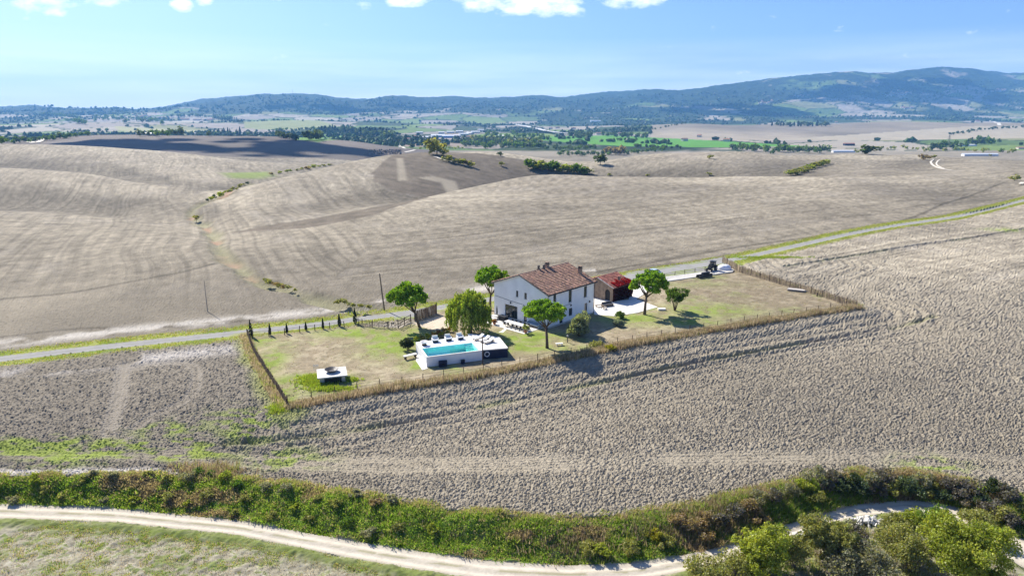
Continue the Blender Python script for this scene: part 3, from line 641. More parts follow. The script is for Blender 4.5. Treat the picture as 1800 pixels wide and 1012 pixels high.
m_carpaint = mat('silver_blue_paint', (.45, .56, .66), .3, var=.02, spec=.6)
m_carglass = mat('car_glass', (.02, .03, .04), .05, var=0, spec=.8)
m_orange = mat('ring_white', (.82, .80, .78), .5, var=.02)
m_blue = mat('grey_blue_fabric', (.30, .38, .44), .9, var=.08)
m_tarp = mat('white_tarpaulin', (.80, .79, .80), .6, var=.06)

# ------------------------------------------------------------------ farmhouse
HYAW, HW, HL, HE, HR = .82, 12.81, 13.2, 6.2, 8.5
HO = np.array([6.11, 112.45])
def hl2w(a, b): return (HO[0] + a * math.cos(HYAW) - b * math.sin(HYAW), HO[1] + a * math.sin(HYAW) + b * math.cos(HYAW))
house = tag(empty('farmhouse', (HO[0], HO[1], 0), HYAW), 'large white farmhouse with brown tiled gable roof and chimneys', 'house')
def holed_wall(width, height, holes, th, put):
    """wall of quads with real openings; put(a, z, d) gives the 3-D place (d = depth inwards)"""
    b = MB(); xs = sorted({0, width} | {h[0] for h in holes} | {h[2] for h in holes}); zs = sorted({0, height} | {h[1] for h in holes} | {h[3] for h in holes})
    inside = lambda x, z: any(h[0] < x < h[2] and h[1] < z < h[3] for h in holes)
    for i in range(len(xs)-1):
        for j in range(len(zs)-1):
            if not inside((xs[i]+xs[i+1])/2, (zs[j]+zs[j+1])/2):
                for d in (0, th):
                    b.add([put(xs[i], zs[j], d), put(xs[i+1], zs[j], d), put(xs[i+1], zs[j+1], d), put(xs[i], zs[j+1], d)], [(0, 1, 2, 3)])
    for h in holes:
        c = [(h[0], h[1]), (h[2], h[1]), (h[2], h[3]), (h[0], h[3])]
        for k in range(4):
            p, q = c[k], c[(k+1) % 4]; b.add([put(*p, 0), put(*q, 0), put(*q, th), put(*p, th)], [(0, 1, 2, 3)])
    return b
def raw(b, name, m, parent, smooth=False):
    me = D.meshes.new(name); me.from_pydata(b.v, [], b.f); me.update(); me.materials.append(m)
    o = D.objects.new(name, me); col.objects.link(o); o.parent = parent; return o
g_holes = [(6.86, 4.45, 7.42, 5.6), (4.82, 4.40, 5.40, 5.55), (7.05, .02, 10.1, 2.62), (4.78, .02, 5.50, 2.0)]
r_holes = [(1.5, 4.45, 2.3, 5.75), (5.75, 3.55, 6.65, 5.75), (10.2, 3.6, 11.1, 5.7), (5.9, 1.05, 6.9, 2.45), (10.5, .05, 11.3, 2.45), (3.3, .05, 4.2, 2.4), (1.4, .95, 2.4, 2.0)]
pg = lambda a, z, d: (d, a, z)
pr = lambda a, z, d: (a, d, z)
raw(holed_wall(HW, HE, g_holes, .4, pg), 'gable_wall', m_plaster, house)
w = MB(); w.add([(0, 0, HE), (0, HW, HE), (0, HW/2, HR - .02), (.4, 0, HE), (.4, HW, HE), (.4, HW/2, HR - .02)], [(0, 1, 2), (5, 4, 3), (0, 2, 5, 3), (1, 4, 5, 2)])
raw(w, 'gable_peak', m_plaster, house)
raw(holed_wall(HL, HE, r_holes, .4, pr), 'long_wall', m_plaster, house)
w = MB(); w.add([(HL, 0, 0), (HL, HW, 0), (HL, HW, HE), (HL, HW/2, HR - .02), (HL, 0, HE)], [(0, 1, 2, 3, 4)]); w.add([(0, HW, 0), (HL, HW, 0), (HL, HW, HE), (0, HW, HE)], [(0, 1, 2, 3)])
raw(w, 'rear_wall', m_plaster, house)
MB().box(.4, .4, -.05, HL - .02, HW - .02, .02).box(.4, .4, 3.0, HL - .02, HW - .02, 3.15).build('floor_slab', m_concrete, house)
MB().box(-.05, -.06, 0, -.002, HW, .3).box(-.05, -.06, 0, HL, -.002, .3).build('plinth', m_concrete, house)
def window(h, side, name='window', bars=1, fm=None, sill=True):
    put = pg if side == 'g' else pr; a0, z0, a1, z1 = h; b = MB(); t = .06
    def bx(x0, zz0, x1, zz1, d0, d1, mb):
        p = put(x0, zz0, d0); q = put(x1, zz1, d1); mb.box(min(p[0], q[0]), min(p[1], q[1]), min(p[2], q[2]), max(p[0], q[0]), max(p[1], q[1]), max(p[2], q[2]))
    e = .004
    bx(a0+e, z0+e, a0+t, z1-e, .12, .18, b); bx(a1-t, z0+e, a1-e, z1-e, .12, .18, b); bx(a0+t, z0+e, a1-t, z0+t, .12, .18, b); bx(a0+t, z1-t, a1-t, z1-e, .12, .18, b)
    for k in range(bars): m_ = a0 + (a1-a0) * (k+1)/(bars+1); bx(m_-t/2, z0+t, m_+t/2, z1-t, .125, .175, b)
    f = b.build(name, fm or m_frame, house)
    g = MB(); bx(a0+t, z0+t, a1-t, z1-t, .14, .15, g); g.build('pane', m_glass, f)
    if sill: s = MB(); bx(a0-.06, z0-.07, a1+.06, z0-.005, -.07, .11, s); s.build('sill', m_stone, f)
    return f
window(g_holes[0], 'g'); window(g_holes[1], 'g')
dd = window(g_holes[2], 'g', 'glass_door', 3, sill=False); dd['label'] = 'wide dark sliding glass door opening onto the terrace'
window(g_holes[3], 'g', 'door', 0, m_brown, False)
for k in (0, 1, 2, 3, 6): window(r_holes[k], 'r')
for k in (4, 5): window(r_holes[k], 'r', 'door', 1, m_brown, False)
# roof: two boarded slopes, rows of overlapping clay tiles laid on them
OH, TH_ = .45, .12
sl_len = math.hypot(HW/2, HR - HE); sa = math.atan2(HR - HE, HW/2)
b = MB()
zr = HR + .10; ze = HE + .10 - OH * math.tan(sa); x0_, x1_ = -.35, HL + .35
b.add([(x0_, -OH, ze), (x1_, -OH, ze), (x1_, HW/2, zr), (x0_, HW/2, zr), (x0_, HW+OH, ze), (x1_, HW+OH, ze),
       (x0_, -OH, ze-TH_), (x1_, -OH, ze-TH_), (x1_, HW/2, zr-TH_), (x0_, HW/2, zr-TH_), (x0_, HW+OH, ze-TH_), (x1_, HW+OH, ze-TH_)],
      [(0,1,2,3), (3,2,5,4), (6,9,8,7), (9,10,11,8), (0,3,9,6), (3,4,10,9), (1,7,8,2), (2,8,11,5), (0,6,7,1), (4,5,11,10)])
roof = b.build('roof', m_wood, house)
def tile_field(name, parent, x0, x1, y0, y1, z0, z1, m, step=.42, wid=.27, seed=1):
    """overlapping half-round tiles from the eave (y0, z0) up to the ridge (y1, z1); real geometry, joined"""
    r = np.random.default_rng(seed); L_ = math.hypot(y1-y0, z1-z0); dy, dz = (y1-y0)/L_, (z1-z0)/L_; ny_, nz_ = -dz*np.sign(y1-y0)*np.sign(y1-y0), abs(dy)
    ny_ = -dz if y1 > y0 else dz
    nrow = int(L_ / step); ncol = int((x1-x0) / wid); V, Fa, T = [], [], []
    for i in range(nrow):
        s0 = L_ * i / nrow - .03; s1 = L_ * (i+1) / nrow + .04
        for j in range(ncol):
            cx = x0 + (j+.5) * (x1-x0) / ncol + r.normal(0, .008); n0 = len(V); g_ = r.normal(1, .15); red = r.random()
            t_ = np.array([1.0, 1.0, 1.0]) * g_ * (np.array([1.35, 1.25, 1.15]) if red > .86 else np.array([.55, .55, .6]) if red < .12 else np.array([1, .93 + .1 * r.random(), .93]))
            for (s, lift) in ((s0, .085 + r.normal(0, .006)), (s1, .012)):
                for a in (0, 45, 90, 135, 180):
                    q = math.cos(R(a)) * (x1-x0) / ncol * .5; h = math.sin(R(a)) * .075 + lift
                    V.append((cx + q, y0 + dy*s + ny_*h, z0 + dz*s + nz_*h)); T.append(t_)
            for k in range(4): Fa.append((n0+k, n0+k+1, n0+k+6, n0+k+5))
            Fa.append((n0, n0+1, n0+3, n0+4))
    o = mesh_np(name, V, Fa, m, parent, np.clip(np.array(T), .2, 1.8)); o['kind'] = 'stuff'; return o
tile_field('roof_tiles', roof, x0_+.02, x1_-.02, -OH+.0, HW/2-.05, ze+.01, zr+.01, m_tile, seed=2)
tile_field('roof_tiles', roof, x0_+.02, x1_-.02, HW+OH-.0, HW/2+.05, ze+.01, zr+.01, m_tile, seed=3)
rt = MB(); n_ = 34
for k in range(n_):
    xa = x0_ + (x1_-x0_)*k/n_; rt.tube([(xa, HW/2, zr+.03), (xa+(x1_-x0_)/n_+.03, HW/2, zr+.05)], [.15, .13], 8, t=(.8+.3*random.random(),)*3)
o = rt.build('ridge_tile', m_tile, roof, tint=True); o['kind'] = 'stuff'
b = MB(); b.add([(x0_-.03, -OH, ze-.05), (x0_-.03, HW/2, zr+.04), (x0_-.03, HW+OH, ze-.05), (x0_-.03, HW+OH, ze-.2), (x0_-.03, HW/2, zr-.12), (x0_-.03, -OH, ze-.2), (x0_-.003, -OH, ze-.05), (x0_-.003, HW/2, zr+.04), (x0_-.003, HW+OH, ze-.05), (x0_-.003, HW+OH, ze-.2), (x0_-.003, HW/2, zr-.12), (x0_-.003, -OH, ze-.2)],
      [(0,1,4,5), (1,2,3,4), (6,11,10,7), (7,10,9,8), (0,6,7,1), (1,7,8,2), (5,4,10,11), (4,3,9,10)])
b.build('verge_board', m_greywood, roof)
MB().tube([(x0_, -OH-.08, ze-.08), (x1_, -OH-.08, ze-.08)], .075, 8).build('gutter', m_gutter, roof)
MB().tube([(-.08, -OH-.06, ze-.1), (-.09, -.12, ze-.5), (-.09, -.12, .05)], .055, 8).build('downpipe', m_gutter, house)
MB().tube([(HL+.02, -OH-.06, ze-.1), (HL+.02, -.12, ze-.5), (HL+.02, -.12, .05)], .055, 8).build('downpipe', m_gutter, house)
def roof_z(y): return zr - abs(y - HW/2) * math.tan(sa)
def chimney(x, y, w_, d_, h_, kind=0):
    z0 = roof_z(y) - .15; b = MB().box(x-w_/2, y-d_/2, z0, x+w_/2, y+d_/2, z0+h_)
    c = b.build('chimney', m_brick if kind else m_gutter, roof)
    MB().box(x-w_/2-.07, y-d_/2-.07, z0+h_+.003, x+w_/2+.07, y+d_/2+.07, z0+h_+.09).build('cap', m_gutter, c)
    if kind:
        MB().box(x-w_/2+.05, y-d_/2+.05, z0+h_+.09, x+w_/2-.05, y-d_/2+.15, z0+h_+.33).box(x-w_/2+.05, y+d_/2-.15, z0+h_+.09, x+w_/2-.05, y+d_/2-.05, z0+h_+.33).box(x-w_/2-.05, y-d_/2-.05, z0+h_+.333, x+w_/2+.05, y+d_/2+.05, z0+h_+.40).build('cowl', m_brick, c)
    else:
        MB().lathe((x, y, z0+h_+.09), [(.12, 0), (.14, .12), (.24, .2), (.24, .42), (.02, .5)], 10).build('cowl', m_gutter, c)
chimney(5.2, HW/2 + .2, .32, .32, .5); chimney(6.3, HW/2 - .1, .32, .32, .45); chimney(7.7, HW/2 + .3, .7, .5, .95, 1); chimney(12.3, 2.6, .6, .6, 1.35, 1)
# snow guard or cable on the roof, wall lamps and cable
for (a, z, s) in ((8.64, 3.15, 'g'), (5.33, 3.05, 'g'), (6.35, 3.05, 'r'), (11.9, 2.6, 'r')):
    p = pg(a, z, -.12) if s == 'g' else pr(a, z, -.12)
    MB().lathe((p[0], p[1], p[2]-.2), [(.03, .38), (.1, .3), (.13, .1), (.09, 0), (.0, -.02)], 8).build('wall_lamp', m_gutter, house)
MB().tube([(-.03, 12.5, 3.75), (-.03, 8.7, 3.45), (-.03, 5.4, 3.3)], .03, 5).build('wall_cable', m_gutter, house)
MB().tube([(2.6, -.03, 3.2), (6.2, -.03, 3.3)], .03, 5).build('wall_cable', m_gutter, house)

# ------------------------------------------------------------------ outbuilding with red creeper
q = G(1077, 531); OY = .79; OW, OL, OE, ORd = 7.5, 6.0, 2.95, 4.35
shed = tag(empty('outbuilding', (q[0], q[1], 0), OY), 'low brown outbuilding with arched doorway and red tiled roof', 'outbuilding')
ah = [(1.05, .02, 2.15, 1.55)]
wb = holed_wall(OW, OE, [(.7, .02, 2.0, 2.35)], .35, pg)
raw(wb, 'front_wall', m_brick, shed)
# the arch filling at the top of the doorway
ar = MB(); cx, r_ = 1.35, .65
for k in range(8):
    a0, a1 = math.pi*k/8, math.pi*(k+1)/8
    p0 = (cx + r_*math.cos(a0), 1.7 + r_*math.sin(a0)); p1 = (cx + r_*math.cos(a1), 1.7 + r_*math.sin(a1))
    for d in (0.002, .348): ar.add([(d, p0[0], p0[1]), (d, p1[0], p1[1]), (d, p1[0], 2.35), (d, p0[0], 2.35)], [(0, 1, 2, 3)])
    ar.add([(.002, *p0), (.002, *p1), (.348, *p1), (.348, *p0)], [(0, 1, 2, 3)])
raw(ar, 'arch', m_brick, shed)
MB().box(.22, .72, .03, .28, 1.98, 2.3).build('door', m_black, shed)
w = MB(); w.add([(0, 0, OE), (0, OW, OE), (0, OW/2, ORd), (.35, 0, OE), (.35, OW, OE), (.35, OW/2, ORd)], [(0, 1, 2), (5, 4, 3), (0, 2, 5, 3), (1, 4, 5, 2)])
w.add([(.36, .002, 0), (OL, .002, 0), (OL, .002, OE), (.36, .002, OE)], [(0, 1, 2, 3)]); w.add([(.36, OW-.002, 0), (OL, OW-.002, 0), (OL, OW-.002, OE), (.36, OW-.002, OE)], [(0, 1, 2, 3)])
w.add([(OL, 0, 0), (OL, OW, 0), (OL, OW, OE), (OL, OW/2, ORd), (OL, 0, OE)], [(0, 1, 2, 3, 4)]); raw(w, 'side_wall', m_brick, shed)
osa = math.atan2(ORd-OE, OW/2); oze = OE + .08 - .35*math.tan(osa); ozr = ORd + .08; b = MB(); xa, xb = -.3, OL+.3
b.add([(xa, -.35, oze), (xb, -.35, oze), (xb, OW/2, ozr), (xa, OW/2, ozr), (xa, OW+.35, oze), (xb, OW+.35, oze), (xa, -.35, oze-.1), (xb, -.35, oze-.1), (xb, OW/2, ozr-.1), (xa, OW/2, ozr-.1), (xa, OW+.35, oze-.1), (xb, OW+.35, oze-.1)],
      [(0,1,2,3), (3,2,5,4), (6,9,8,7), (9,10,11,8), (0,3,9,6), (3,4,10,9), (1,7,8,2), (2,8,11,5), (0,6,7,1), (4,5,11,10)])
oroof = b.build('roof', m_wood, shed)
tile_field('roof_tiles', oroof, xa+.02, xb-.02, -.35, OW/2-.04, oze+.01, ozr+.01, m_tile2, seed=5)
tile_field('roof_tiles', oroof, xa+.02, xb-.02, OW+.35, OW/2+.04, oze+.01, ozr+.01, m_tile2, seed=6)
MB().tube([(xa, OW/2, ozr+.05), (xb, OW/2, ozr+.05)], .13, 8).build('ridge_tile', m_tile2, oroof, tint=True)
b = MB(); b.add([(xa-.02, -.35, oze+.05), (xa-.02, OW/2, ozr+.09), (xa+.25, OW/2, ozr+.14), (xa+.25, -.35, oze+.10)], [(0, 1, 2, 3)]); b.add([(xa-.02, -.35, oze-.1), (xa-.02, OW/2, ozr-.06), (xa-.02, OW/2, ozr+.09), (xa-.02, -.35, oze+.05)], [(0, 1, 2, 3)])
b.build('verge_tile', m_stone, oroof)
b = MB().box(3.6, 1.2, 2.9, 4.0, 1.6, 4.4).build('chimney', m_brick, oroof); MB().box(3.53, 1.13, 4.403, 4.07, 1.67, 4.48).build('cap', m_tile2, b, tint=True)

# ------------------------------------------------------------------ paved areas (slabs)
def slab(name, poly, z0, z1, m, **kw):
    o = MB().prism(poly, z0, z1).build(name, m); tag(o, kind='structure'); return o
slab('courtyard_paving', YARD, -.2, .07, m_stone)
TER = [hl2w(-.06, 1.0), hl2w(-.06, 12.9), hl2w(-4.8, 12.9), hl2w(-4.9, 6.5), hl2w(-4.9, 1.0)]
slab('terrace_paving', TER, -.2, .09, m_stone)
WALK = PL([(1163, 488), (1185, 485), (1283, 472), (1290, 474), (1288, 478), (1165, 496)])
wk = MB().prism(WALK, -.1, .12); tag(wk.build('concrete_walk', m_concrete), kind='structure')
slab('garden_path', PL([(876, 584), (881, 582), (890, 575), (893, 577), (884, 585)]), -.1, .05, m_stone)

# ------------------------------------------------------------------ pool
PO = np.array([-12.5, 94.2]); PYAW = math.atan2(3.05, 8.2)
pool = tag(empty('swimming_pool', (PO[0], PO[1], 0), PYAW), 'raised white swimming pool with turquoise water and white deck', 'pool')
def p2w(a, b): return (PO[0] + a*math.cos(PYAW) - b*math.sin(PYAW), PO[1] + a*math.sin(PYAW) + b*math.cos(PYAW))
def w2p(P_): dx, dy = P_[0]-PO[0], P_[1]-PO[1]; return (dx*math.cos(PYAW)+dy*math.sin(PYAW), -dx*math.sin(PYAW)+dy*math.cos(PYAW))
PZ = 1.55; LX, LY = 8.6, 7.2; wx0, wx1, wy0, wy1 = .22, 8.15, .16, 4.0
b = MB()
b.box(0, 0, 0, LX, wy0, PZ); b.box(0, wy0, 0, wx0, wy1, PZ); b.box(wx1, wy0, 0, LX, wy1, PZ); b.box(0, wy1, 0, LX, LY, PZ); b.box(wx0, wy0, 0, wx1, wy1, .50)
b.build('pool_wall', m_white, pool)
li = MB(); e = .012
li.add([(wx0+e, wy0+e, .51), (wx1-e, wy0+e, .51), (wx1-e, wy1-e, .51), (wx0+e, wy1-e, .51)], [(0, 1, 2, 3)])
for (p, q_) in (((wx0+e, wy0+e), (wx1-e, wy0+e)), ((wx1-e, wy0+e), (wx1-e, wy1-e)), ((wx1-e, wy1-e), (wx0+e, wy1-e)), ((wx0+e, wy1-e), (wx0+e, wy0+e))):
    li.add([(*p, .51), (*q_, .51), (*q_, PZ-.01), (*p, PZ-.01)], [(0, 1, 2, 3)])
raw(li, 'pool_lining', m_pooltile, pool)
for k in range(11):
    xa_ = k*LX/11; MB().box(xa_+.012, -.04, PZ+.003, xa_+LX/11-.012, wy0+.01, PZ+.035).build('coping_stone', m_stone, pool)
for k in range(5):
    ya_ = wy0+.03+k*.76; MB().box(-.04, ya_+.012, PZ+.003, wx0+.01, ya_+.748, PZ+.035).build('coping_stone', m_stone, pool)
st_ = MB()
for k in range(4): st_.box(wx1-1.2, wy1-.32*(k+1), .52, wx1-.02, wy1-.32*k-.015, 1.3-.18*k)
st_.build('pool_steps', m_pooltile, pool)
mw = D.materials.new('pool_water'); mw.use_nodes = True; nt = mw.node_tree; nt.nodes.clear(); N = nt.nodes.new; L = nt.links.new
tr = N('ShaderNodeBsdfTransparent'); tr.inputs[0].default_value = (.74, .975, .965, 1); gl = N('ShaderNodeBsdfGlossy'); gl.inputs['Roughness'].default_value = .04
fr1 = N('ShaderNodeLayerWeight'); fr1.inputs['Blend'].default_value = .5; fr2 = N('ShaderNodeMath'); fr2.operation = 'POWER'; fr2.inputs[1].default_value = 4.5; L(fr1.outputs['Facing'], fr2.inputs[0]); mx = N('ShaderNodeMixShader'); L(fr2.outputs[0], mx.inputs[0]); L(tr.outputs[0], mx.inputs[1]); L(gl.outputs[0], mx.inputs[2])
wv = N('ShaderNodeTexNoise'); wv.inputs['Scale'].default_value = 3; bp = N('ShaderNodeBump'); bp.inputs['Distance'].default_value = .02; L(wv.outputs['Fac'], bp.inputs['Height']); L(bp.outputs[0], gl.inputs['Normal'])
oo = N('ShaderNodeOutputMaterial'); L(mx.outputs[0], oo.inputs['Surface'])
w = MB(); w.add([(wx0+.01, wy0+.01, PZ-.32), (wx1-.01, wy0+.01, PZ-.32), (wx1-.01, wy1-.01, PZ-.32), (wx0+.01, wy1-.01, PZ-.32)], [(0, 1, 2, 3)]); raw(w, 'water', mw, pool)
# deck wing to the right with its navy front
tipf = w2p(G(893, 611, PZ)); tipb = w2p(G(878, 592, PZ)); bk_ = w2p(G(822, 586, PZ))
wing = [(LX+.004, .25), (tipf[0], tipf[1]), (tipb[0], tipb[1]), (bk_[0], bk_[1]), (LX+.004, LY)] if bk_[0] > LX else [(LX+.004, .25), (tipf[0], tipf[1]), (tipb[0], tipb[1]), (LX+.004, LY+1.2)]
MB().prism(wing, PZ-.16, PZ).build('deck', m_stone, pool)
wi2 = [(LX+.01, .32), (tipf[0]-.05, tipf[1]+.06), (tipb[0]-.1, tipb[1]-.1), (LX+.01, LY)]
MB().prism(wi2, 0, PZ-.165).build('deck_base', m_navy, pool)
rg_ = MB(); ca, cz = (LX + .95, .95), 0
ang_ = math.atan2(tipf[1]-.25, tipf[0]-LX)
cx, cy = LX + .75, .25 + .75*math.tan(ang_) - .05
ring = [(cx + .36*math.cos(t)*math.cos(ang_), cy + .36*math.cos(t)*math.sin(ang_), .80 + .36*math.sin(t)) for t in np.linspace(0, 2*math.pi, 21)]
o = MB().tube(ring, .06, 8, cap=False).build('lifebuoy', m_orange)
o.matrix_world = Matrix.Translation((PO[0], PO[1], 0)) @ Matrix.Rotation(PYAW, 4, 'Z')
tag(o, 'white lifebuoy ring hanging on the navy wall of the pool deck', 'lifebuoy')
def at_pool(o, a, b_, z, rz=0): p = p2w(a, b_); o.location = (p[0], p[1], z); o.rotation_euler = (0, 0, PYAW + rz); return o
tag(at_pool(MB().prism([(-.9, -.9), (0, -.6), (0, 6.4), (-.9, 3.2)], -.1, .04).build('paving_apron', m_stone), 0, 0, 0), kind='structure')
hp = tag(at_pool(empty('pool_heater'), 2.3, -.55, .0), 'large dark pool heater box against the white pool wall', 'heater')
MB().box(-.6, -.22, .05, .6, .22, .9).build('case', m_navy, hp); MB().lathe((-.1, -.24, .48), [(.0, 0), (.3, 0), (.3, .03), (0, .03)], 16).build('fan_grille', m_black, hp).rotation_euler = (0, 0, 0)
[MB().box(x_, -.2, 0, x_+.15, .2, .048).build('foot', m_black, hp) for x_ in (-.55, .4)]
fb = tag(at_pool(empty('pump_box'), 5.4, -.4, 0), 'smaller dark pump box right of the heater by pool wall', 'pump box')
MB().box(-.25, -.2, 0, .25, .2, .55).build('case', m_navy, fb); MB().box(-.28, -.23, .553, .28, .23, .6).build('lid', m_black, fb)
sp = tag(at_pool(empty('garden_table'), -1.4, 4.6, 0, .3), 'low white slab table on dark legs left of pool wall', 'table')
MB().box(-1.2, -.3, .5, 1.0, .3, .6).build('tabletop', m_stone, sp)
for x_ in (-1.0, .7): MB().box(x_, -.24, 0, x_+.18, .24, .497).build('leg', m_brown, sp)
# loungers and armchairs on the pool deck
def lounger(name, label, group, cush, fr_m):
    t = tag(empty(name), label, 'lounger', group); ks = []
    ks.append(MB().box(-.33, -.95, .22, .33, .95, .28).build('frame', fr_m, t)); ks.append(MB().box(-.31, -.93, .283, .31, .28, .37).build('mattress', cush, t))
    b = MB(); b.add([(-.31, .30, .30), (.31, .30, .30), (.31, .98, .68), (-.31, .98, .68), (-.31, .26, .38), (.31, .26, .38), (.31, .94, .76), (-.31, .94, .76)], [(3,2,1,0),(4,5,6,7),(0,1,5,4),(1,2,6,5),(2,3,7,6),(3,0,4,7)])
    ks.append(b.build('backrest', cush, t))
    for sx in (-1, 1):
        for sy in (-.85, .85): ks.append(MB().box(sx*.28-.03, sy-.03, 0, sx*.28+.03, sy+.03, .218).build('leg', fr_m, t))
    note_kids(t, *ks); return t
lw0 = lounger('sun_lounger', 'white sun lounger on pool deck, nearest the right edge', 'white sun loungers', m_cushion, m_brown)
at_pool(lw0, 10.6, 3.0, PZ, -1.2)
for (a, b_, rz, lb) in ((10.2, 4.0, -1.2, 'white sun lounger on pool deck beside the one at its right edge'), (9.6, 5.1, -1.2, 'white sun lounger on pool deck in the shade of the willow')):
    c_ = copy_tree(lw0); at_pool(c_, a, b_, PZ, rz); c_['label'] = lb
def armchair(label, group):
    t = tag(empty('armchair'), label, 'armchair', group); ks = []
    ks.append(MB().box(-.42, -.42, .12, .42, .42, .34).build('base', m_black, t)); ks.append(MB().box(-.40, -.45, .343, .40, .30, .48).build('seat', m_cushion, t))
    ks.append(MB().box(-.42, .31, .343, .42, .46, .95).build('backrest', m_cushion, t))
    for s in (-1, 1): ks.append(MB().box(s*.46-.05, -.42, .12, s*.46+.045, .42, .62).build('armrest', m_cushion, t))
    ks.append(MB().box(-.38, -.38, 0, .38, .38, .118).build('plinth', m_black, t)); note_kids(t, *ks); return t
ac = armchair('white armchair on the back of the pool deck, leftmost', 'white armchairs along the pool deck'); at_pool(ac, 2.9, 6.3, PZ, -.1)
for (a, rz, lb) in ((5.0, .05, 'white armchair on the back of the pool deck, middle one'), (6.9, .1, 'white armchair on the back of the pool deck, rightmost by the willow')):
    c_ = copy_tree(ac); at_pool(c_, a, 6.3, PZ, rz); c_['label'] = lb
rc_ = tag(at_pool(empty('round_chair'), .95, 5.4, PZ), 'round white bowl chair on the left corner of pool deck', 'chair')
MB().lathe((0, 0, 0), [(.05, .28), (.35, .3), (.55, .45), (.6, .62), (.52, .58), (.35, .42), (.02, .40)], 16).build('seat', m_cushion, rc_, True)
MB().lathe((0, 0, 0), [(.42, 0), (.45, .04), (.2, .3), (.16, .3), (.36, .04), (.36, 0)], 12).build('base', m_brown, rc_)
pp = tag(empty('shower_post', G(848.5, 640)), 'tall dark post standing at the pool wall corner', 'post')
MB().tube([(0, 0, 0), (0, 0, 4.2)], [.10, .075], 8).build('post', m_brown, pp); MB().tube([(0, 0, 4.1), (.0, .5, 4.15)], .03, 6).build('arm', m_gutter, pp)
# ------------------------------------------------------------------ terrace furniture
tb = tag(empty('dining_table', (*hl2w(-3.2, 4.2), .09), HYAW), 'long white dining table on the house terrace', 'table')
MB().box(-.55, -2.4, .72, .55, 2.6, .78).build('tabletop', m_white, tb)
for sx in (-.42, .42):
    for sy in (-2.2, 2.4): MB().box(sx-.04, sy-.04, 0, sx+.04, sy+.04, .718).build('leg', m_brown, tb)
def chair(label, group):
    t = tag(empty('dining_chair'), label, 'chair', group); ks = []
    ks.append(MB().box(-.22, -.22, .43, .22, .22, .48).build('seat', m_black, t)); ks.append(MB().box(-.22, .19, .483, .22, .23, .9).build('backrest', m_black, t))
    for sx in (-.19, .19):
        for sy in (-.18, .18): ks.append(MB().box(sx-.02, sy-.02, 0, sx+.02, sy+.02, .428).build('leg', m_black, t))
    note_kids(t, *ks); return t
ch0 = None; lbs = ['at its left end', 'second from its left end', 'in the middle of its near side', 'second from its right end', 'at its right end']
for i, yy in enumerate((2.0, 1.1, .1, -.9, -1.8)):
    for j, s in enumerate((-.85, .85)):
        lb = 'dark chair at the long terrace table, %s side, %s' % ('near' if j == 0 else 'house', lbs[i].replace(' of its near side', ''))
        if ch0 is None: ch0 = chair(lb, 'chairs around the terrace table'); o = ch0
        else: o = copy_tree(ch0); o['label'] = lb
        w_ = hl2w(-3.2 + s, 4.2 + yy); o.location = (w_[0], w_[1], .09); o.rotation_euler = (0, 0, HYAW + (R(90) if s < 0 else -R(90)))
l2 = None
for i, (a, b_) in enumerate(((-1.6, 11.6), (-2.5, 10.8), (-3.4, 10.2))):
    lb = 'white sun lounger on terrace, ' + ('nearest the house wall', 'middle one of three', 'farthest from the house')[i]
    o = copy_tree(lw0); o['label'] = lb; w_ = hl2w(a, b_); o.location = (*w_, .09); o.rotation_euler = (0, 0, HYAW + .2)
sf = tag(empty('garden_sofa', (*hl2w(-.9, 2.4), .09), HYAW), 'grey blue garden sofa against the house wall on terrace', 'sofa')
MB().box(-.4, -1.3, .1, .4, 1.3, .4).build('base', m_frame, sf); MB().box(-.42, -1.28, .403, .2, 1.28, .55).build('seat', m_blue, sf); MB().box(.22, -1.3, .403, .42, 1.3, .95).build('backrest', m_blue, sf)
for s in (-1, 1): MB().box(-.4, s*1.38-.07, .1, .4, s*1.38+.07, .7).build('armrest', m_blue, sf)
b_ = tag(empty('storage_bench', (*hl2w(-1.6, 9.0), .09), HYAW), 'dark boxy bench outside the sliding glass door', 'bench')
MB().box(-.5, -.8, .0, .5, .8, .75).build('base', m_black, b_); MB().box(-.45, -.75, .753, .45, .75, .87).build('seat', m_greycush, b_)
um = tag(empty('closed_parasol', (*hl2w(-2.3, 9.9), .09), 0), 'closed dark parasol left of the sliding glass door', 'parasol')
MB().tube([(0, 0, 0), (0, 0, 2.7)], .03, 6).build('pole', m_gutter, um); MB().lathe((0, 0, 0), [(.03, 2.65), (.12, 2.2), (.17, 1.3), (.05, 1.1)], 10).build('canopy', m_frame, um); MB().box(-.3, -.3, 0, .3, .3, .06).build('base', m_concrete, um)
def potted(name, label, loc, h, r, foliage, pot=m_terra, seed=1): POTS.append((name, label, loc, h, r, foliage, pot, seed))
POTS = []
potted('potted_bush', 'bushy yellow green plant in pot at terrace front edge', (*hl2w(-4.3, 1.2), .09), 1.1, .75, 'yg', seed=4)
potted('potted_plant', 'low reddish pot plant at the terrace left front', (*hl2w(-4.4, 8.5), .09), .5, .5, 'rust', seed=5)
potted('potted_bush', 'round olive coloured pot plant by the arched doorway', G(1068, 524, .07), .9, .55, 'ol', seed=6)
